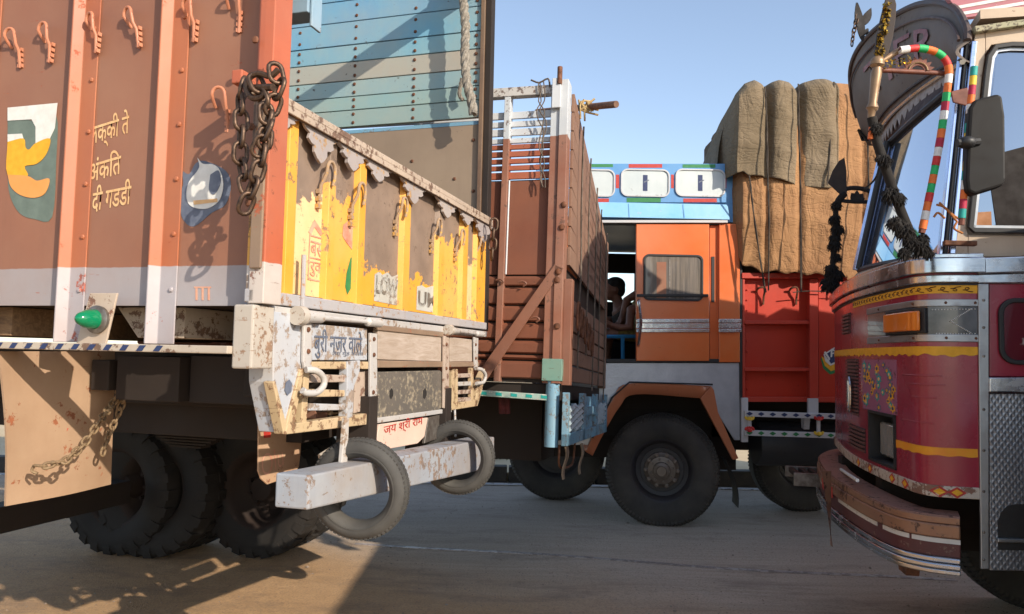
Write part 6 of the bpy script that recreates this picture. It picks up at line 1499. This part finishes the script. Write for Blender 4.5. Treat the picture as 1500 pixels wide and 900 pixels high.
MB().tube([vsurf(k / 40, .82, .012) for k in range(2, 36)], .007, 6).build('visor_moulding', plain('brown_moulding', '5c4840', .6), RE, True)
MB().tube([vsurf(k / 40, .05, .015) for k in range(0, 38)], .012, 6).build('visor_moulding', chE, RE, True); MB().tube([vsurf(k / 40, .13, .01) for k in range(0, 36)], .007, 6).build('visor_moulding', blk, RE, True)
# letters
cu = bpy.data.curves.new('t', 'FONT'); cu.body = 'TIER'; cu.resolution_u = 2; cu.offset = .01
to = bpy.data.objects.new('t', cu); COL.objects.link(to); me = bpy.data.meshes.new_from_object(to.evaluated_get(bpy.context.evaluated_depsgraph_get())); bpy.data.objects.remove(to)
xm = max(q.co.x for q in me.vertices); ym = max(q.co.y for q in me.vertices)
for q in me.vertices: q.co = vsurf(.60 - .36 * q.co.x / xm, .34 + .36 * q.co.y / ym, .008)
me.materials.append(plain('red_brown_letters', '8a3f34', .5, c2='6a302a')); o = bpy.data.objects.new('painted_lettering', me); COL.objects.link(o); o.parent = RE
# diamond mirror in the far corner of the visor
P = [(.93, .70), (.885, .50), (.92, .18), (.955, .45)]
MB().prism(P, lambda u, v: vsurf(u, v, .016), lambda u, v: vsurf(u, v, .004)).build('diamond_mirror', M['gl'], RE, label if False else False) if False else MB().prism(P, lambda u, v: vsurf(u, v, .016), lambda u, v: vsurf(u, v, .004)).build('diamond_mirror', M['gl'], RE)
MB().tube([vsurf(u, v, .018) for u, v in P], .009, 6, closed=True).build('mirror_rim', blk, RE)
# soffit and fringe
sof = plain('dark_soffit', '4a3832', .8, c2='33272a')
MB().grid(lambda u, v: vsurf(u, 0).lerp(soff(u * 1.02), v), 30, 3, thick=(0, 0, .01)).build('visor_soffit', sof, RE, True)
frm = plain('pale_fringe', 'a8a09a', .8, c2='867c78')
for k in range(19):
    u = .08 + k * .041; a = vsurf(u, 0).lerp(soff(u), .15) + Vector((-.01, 0, -.0)); b = vsurf(u + .041, 0).lerp(soff(u + .041), .15) + Vector((-.01, 0, 0)); cc = (a + b) / 2 + Vector((0, 0, -.055))
    t_v = Vector((.004, 0, 0)); MB().add([a, b, cc, a + t_v, b + t_v, cc + t_v, a + Vector((0, 0, .03)), b + Vector((0, 0, .03))], [(0, 1, 2), (5, 4, 3), (0, 2, 5, 3), (2, 1, 4, 5), (0, 6, 7, 1), (3, 0, 6)]).build('fringe_tooth', frm, RE)
# leafy iron ornament on the visor tip with a short chain
orn = plain('dark_iron_ornament', '2c2624', .7)
def leafp(px, py, d, dx, dy, w_, name='ornament_leaf', m_=orn):
    a = E.loc(px, py, d); b = E.loc(px + dx, py + dy, d); t = b - a; sd = Vector((t.z, 0, -t.x)).normalized() * w_
    P = []
    for k in range(9): f = k / 8; P.append(a + t * f + sd * math.sin(PI * f ** .8))
    for k in range(7, 0, -1): f = k / 8; P.append(a + t * f - sd * math.sin(PI * f ** .8))
    n = len(P); o_ = Vector((0, .006, 0)); MB().add([p - o_ for p in P] + [p + o_ for p in P], [tuple(range(n)), tuple(range(2 * n - 1, n - 1, -1))] + [(i, (i + 1) % n, (i + 1) % n + n, i + n) for i in range(n)]).build(name, m_, RE)
dO = 4.35
leafp(1264, 62, dO, -8, -58, .022); leafp(1262, 45, dO, -10, -28, .018); leafp(1264, 38, dO, 12, -26, .025); leafp(1266, 45, dO, 6, 4, .02); leafp(1258, 30, dO, -4, -26, .014)
chain(RE, [E.loc(1256, 22, dO), E.loc(1250, 50, dO), E.loc(1247, 72, dO)], .035, .004, M['chain'])
# ------------------------------------------------ near guard bar, spear, tassels
def el_(px, py, d=2.72): return E.loc(px, py, d)
def qt(name, m_, L, r, d=2.72, n=10, sm=5): return MB().tube(catmull([el_(a, b, d) for a, b in L], sm) if len(L) > 2 else [el_(a, b, d) for a, b in L], r, n).build(name, m_, RE, True)
brs = plain('worn_brass_stalk', '9a7c5c', .45, .4, c2='7a6450', bump=.2)
o = MB().lathe([(0, 0), (0, .022), (.02, .026), (.03, .016), (.05, .02), (.10, .017), (.16, .015), (.18, .022), (.19, .014), (.22, .012), (.22, 0)], 2, (0, 0, 0), 16).build('spear_stalk', brs, RE, True)
a, b = el_(1286, 88), el_(1276, 172); o.location = a; o.rotation_mode = 'QUATERNION'; o.rotation_quaternion = (b - a).to_track_quat('Z', 'Y')
for px, py, r in ((1285, 92, .026), (1279, 158, .019)): MB().ball(el_(px, py), r, 12).build('stalk_knob', brs, RE, True)
a = el_(1287, 90); tip = el_(1304, -14); t = tip - a; sd = Vector((t.z, 0, -t.x)).normalized()
P = [a + t * f + sd * w_ for f, w_ in ((0, .012), (.12, .028), (.35, .034), (.6, .033), (.8, .028), (1, .006))] + [a + t * f - sd * w_ for f, w_ in ((1, .006), (.8, .014), (.6, .018), (.35, .022), (.12, .02), (0, .012))]
n = len(P); dy = Vector((0, .007, 0)); MB().add([p - dy for p in P] + [p + dy for p in P], [tuple(range(n)), tuple(range(2 * n - 1, n - 1, -1))] + [(i, (i + 1) % n, (i + 1) % n + n, i + n) for i in range(n)]).build('spear_blade', plain('black_spear', '2a211e', .7, c2='453a34'), RE, bev=.002)
gm = MB(); random.seed(4)
for k in range(110):
    f = random.uniform(.03, .8); p = a + t * f - sd * random.uniform(-.012, .018) + Vector((0, -.012, 0)); s = random.uniform(.004, .009); u = Vector((random.uniform(-1, 1), random.uniform(-.5, .5), random.uniform(-1, 1))).normalized() * s; v = u.orthogonal().normalized() * s
    gm.add([p - u, p + v, p + u, p - v], [(0, 1, 2, 3)])
o = gm.build('gold_tinsel', plain('gold_tinsel', 'd9b24a', .25, .9, c2='8a6a20'), RE); o['kind'] = 'stuff'
gm = MB()
for k in range(40):
    f = random.random(); p = el_(1290 + 45 * f, 98 - 10 * f + random.uniform(-6, 6)) + Vector((0, -.01, 0)); s = .006; u = Vector((random.uniform(-1, 1), random.uniform(-.5, .5), random.uniform(-1, 1))).normalized() * s; v = u.orthogonal().normalized() * s; gm.add([p - u, p + v, p + u, p - v], [(0, 1, 2, 3)])
o = gm.build('gold_tinsel', bpy.data.materials['gold_tinsel'], RE); o['kind'] = 'stuff'
rb = plain('brown_guard_bar', '7a4430', .6, c2='5c3428')
qt('guard_bar', rb, [(1290, 103), (1386, 108)], .009)
qt('guard_bar', brs, [(1288, 92), (1304, 82), (1318, 74)], .011)
c0 = el_(1344, 105); sn = []
for k in range(17): a_ = PI * k / 16; rr = .046 * (1.25 if k % 2 else .92); sn.append((c0.x + math.cos(a_) * rr, c0.z + math.sin(a_) * rr))
sn += [(c0.x + math.cos(PI - PI * k / 8) * .022, c0.z + math.sin(PI - PI * k / 8) * .022) for k in range(9)]
MB().ps(sn, c0.y - .004, c0.y + .004).build('sun_ornament', rb, RE)
MB().tube([(c0.x + math.cos(PI * k / 10) * .032, c0.y - .006, c0.z + math.sin(PI * k / 10) * .032) for k in range(11)], .003, 6).build('sun_ornament', brs, RE)
def taped(L, colors, r, d, seg=.034):
    Q = catmull([el_(a, b, d) for a, b in L], 8); acc = [0]
    for p, q in zip(Q, Q[1:]): acc.append(acc[-1] + (q - p).length)
    def at(s):
        i = max(k for k in range(len(acc) - 1) if acc[k] <= s + 1e-9); return Q[i].lerp(Q[i + 1], (s - acc[i]) / (acc[i + 1] - acc[i]))
    n = int(acc[-1] / seg)
    MB().tube([at(acc[-1] * k / 40 * .999) for k in range(41)], r * .9, 8).build('guard_tube', rb, RE, True)
    for k in range(n):
        s0 = k * seg; MB().tube([at(s0 + seg * .97 * j / 3) for j in range(4)], r * random.uniform(.97, 1.05), 12).build('tape_band', M[colors[k % len(colors)]], RE, True)
taped([(1318, 74), (1345, 71), (1370, 76), (1385, 88), (1390, 106), (1387, 135), (1378, 200), (1365, 270), (1350, 342)], ['wht_t', 'red_t', 'grn_t', 'org_t', 'grn_t', 'red_t', 'org_t', 'wht_t', 'org_t', 'grn_t', 'crim_t', 'wht_t', 'grn_t', 'org_t', 'crim_t'], .0135, 2.70)
taped([(1427, 98), (1424, 130), (1419, 180), (1417, 225), (1413, 270), (1408, 330)], ['teal_l', 'yel_t', 'crim_t', 'org_t', 'wht_t', 'blk_l', 'teal_l', 'yel_t', 'blk_l', 'blk_l', 'yel_t', 'teal_l', 'wht_t', 'org_t', 'crim_t'], .012, 2.62)
blkt = plain('black_cloth_tassel', '15120f', .95, c2='241e1a', bump=.5, scale=40)
qt('wrapped_rod', blkt, [(1277, 172), (1284, 205), (1295, 240), (1307, 275), (1320, 310), (1338, 352), (1352, 370)], .017)
def tassel(px, py, d, s, seed):
    """a frayed cloth tuft: a lumpy core bristling with short drooping strands"""
    random.seed(seed); mb = MB(); p = el_(px, py, d); s = s * .78
    core = MB().ball(p, s * .72, 12, sc=(1, .9, 1.1)); mb.add([Vector(v) + Vector((NZ.noise(Vector(v) * 40), NZ.noise(Vector(v) * 40 + Vector((9, 0, 0))), NZ.noise(Vector(v) * 40 + Vector((0, 9, 0))))) * s * .35 for v in core.v], core.f)
    for k in range(150):
        v = Vector((random.gauss(0, 1), random.gauss(0, 1), random.gauss(0, 1))).normalized(); a = p + v * s * .55; l = s * random.uniform(.35, .75)
        b = a + (v + Vector((0, 0, -.5))).normalized() * l * .6; e = b + (v * .5 + Vector((random.uniform(-.3, .3), 0, -1))).normalized() * l * .6
        mb.tube([a, b, e], [s * .07, s * .06, s * .02], 4)
    mb.build('tassel', blkt, RE, True)
for k, (px, py, s) in enumerate(((1284, 188, .032), (1296, 236, .034), (1288, 233, .02), (1305, 286, .042), (1316, 292, .034), (1312, 328, .04), (1324, 338, .046), (1334, 355, .036), (1346, 362, .05), (1325, 372, .034), (1360, 372, .028), (1352, 350, .03))): tassel(px, py, 2.70, s, k + 20)
qt('black_strap', blkt, [(1290, 240), (1282, 262), (1266, 278)], .004, 2.9)
MB().tube([el_(1277, 186), el_(1275, 204)], .010, 10).build('orange_cap', M['org_t'], RE, True)
# mirror
P = [(1419, 190), (1421, 158), (1428, 146), (1462, 137), (1469, 141), (1473, 170), (1474, 262), (1470, 272), (1428, 285), (1418, 280), (1416, 262)]
ym = E.loc(1440, 200, 2.58).y
MB().ps([es(a, b, ym) for a, b in P], ym, ym + .055).build('mirror_housing', plain('black_mirror_plastic', '161413', .6, c2='221f1d', spec=.25), RE, bev=.014)
MB().ball(el_(1416, 209, 2.58), .028, 12, sc=(1.1, 1, .8)).build('mirror_clamp', blk, RE, True); MB().tube([el_(1402, 210, 2.58), el_(1434, 208, 2.58)], .014, 8).build('mirror_clamp', blk, RE, True)
ep('mirror_bracket', rb, [(1393, 134), (1418, 128), (1420, 142), (1416, 155), (1396, 150)], -.02, -.012); ep('mirror_bracket', M['rust'], [(1384, 352), (1432, 353), (1432, 360), (1384, 359)], -.05, -.02)
for L in (((1372, 300), (1385, 305), (1402, 325)), ((1376, 297), (1392, 312), (1406, 322)), ((1384, 320), (1374, 312), (1368, 318)), ((1402, 325), (1398, 335), (1410, 342))): qt('orange_cord', plain('orange_cord', 'b0703c', .9) if 'orange_cord' not in bpy.data.materials else bpy.data.materials['orange_cord'], L, .004, 2.68)
# ------------------------------------------------ the same ornament at the far corner
dF = 4.62
P = [(1213, 268), (1220, 250), (1229, 236), (1237, 231), (1240, 250), (1240, 284), (1230, 284)]
y0 = E.loc(1228, 260, dF).y; MB().ps([es(a, b, y0) for a, b in P], y0, y0 + .01).build('spear_blade', bpy.data.materials['black_spear'], RE)
def qf(name, m_, L, r): return qt(name, m_, L, r, dF)
qf('guard_bar', orn, [(1236, 284), (1240, 277), (1258, 276), (1277, 281)], .014); qf('guard_bar', orn, [(1230, 294), (1252, 296), (1276, 296)], .012); qf('wrapped_rod', blkt, [(1237, 284), (1230, 292), (1226, 300)], .022)
leafp(1255, 295, dF, -8, -12, .025); leafp(1255, 295, dF, 0, -16, .02); leafp(1255, 295, dF, 9, -11, .025); leafp(1255, 295, dF, 12, -4, .018)
for k, (px, py, s) in enumerate(((1225, 302, .045), (1223, 322, .05), (1227, 337, .055), (1223, 350, .045), (1222, 360, .055), (1224, 378, .045), (1218, 396, .06), (1223, 404, .07), (1214, 416, .07), (1222, 420, .05))): tassel(px, py, dF, s, k + 50)
MB().tube([el_(1225, 300, dF), el_(1222, 350, dF), el_(1218, 420, dF)], .016, 8).build('wrapped_rod', blkt, RE)
# wheels
for (x, y) in ((1.0, 1.72), (1.0, .08)):
    o = place('wheel', tyC, RE, True, loc=(x, y + .13, RW + .0)); place('rim', rmC, o, True)
box('front_axle', M['dark'], RE, .94, 1.06, .3, 1.8, RW - .1, RW + .02)
for y in (.6, 1.35): box('chassis_beam', M['dark'], RE, -.2, 5.5, y, y + .09, .68, .9)
box('engine_block', M['dark'], RE, .1, 1.2, .75, 1.35, .55, .9)
dual(0, 0, 0, x=4.6, yy=0, parent=RE, F=E); dual(0, 0, 0, x=4.6, yy=1.5, parent=RE, F=E)

# ================================================================== made-up van, unseen beyond the right edge, added to cast shade on the road
V = thing('shade_van', 'made-up pale blue van beyond the right edge of the view, added to shade the road', 'van', None, (1.86, .62, 0))
vb_ = paint('van_paint', '8fa4b4', '7d92a4', chip='5c5048', amt=.03, cs=12, da=.3, rough=.35, coat=.5)
prof = [(0, .35), (0, .95), (.10, 1.06), (.24, 1.75), (.36, 1.84), (3.3, 1.86), (3.5, 1.75), (3.55, .9), (3.55, .35)]
prof = [(a, b * 1.22) for a, b in prof]; MB().ps(prof, 0, 1.92).build('body', vb_, V, bev=.07)
vg = M['gl']
for pts in ([(.35, 1.1), (.62, 1.66), (1.25, 1.68), (1.25, 1.1)], [(1.35, 1.1), (1.35, 1.68), (2.3, 1.68), (2.3, 1.1)], [(2.4, 1.1), (2.4, 1.68), (3.3, 1.68), (3.4, 1.1)]):
    for y0, y1 in ((-.006, -.001), (1.921, 1.926)): MB().ps(pts, y0, y1).build('side_window', vg, V)
MB().add([(.13, .15, 1.1), (.13, 1.77, 1.1), (.225, 1.69, 1.69), (.225, .23, 1.69), (.12, .15, 1.103), (.12, 1.77, 1.103), (.215, 1.69, 1.693), (.215, .23, 1.693)], [(3, 2, 1, 0), (4, 5, 6, 7), (0, 1, 5, 4), (1, 2, 6, 5), (2, 3, 7, 6), (3, 0, 4, 7)]).build('windscreen', vg, V)
for y in (.18, 1.52): MB().pT([(y, .66), (y + .22, .66), (y + .22, .84), (y, .84)], -.02, .01).build('headlight', M['hl'], V, bev=.01)
MB().box(-.06, .06, .02, 1.9, .36, .52).build('bumper', blk, V, bev=.02)
vt_ = road_tyre(.30, .17, .18, 'tyre')
for x in (.65, 2.85):
    for y in (.10, 1.82):
        o = place('wheel', vt_, V, True, loc=(x, y, .30)); MB().lathe([(-.07, .18), (-.03, .17), (-.05, .05), (-.06, 0), (.06, 0), (.06, .18)], 1, (0, 0, 0), 24).build('rim', M['steel'], o, True)
MB().box(1.30, 1.31, -.004, -.001, .5, 1.7).build('door_seam', blk, V); MB().box(1.12, 1.26, -.03, -.0, .98, 1.01).build('door_handle', blk, V)
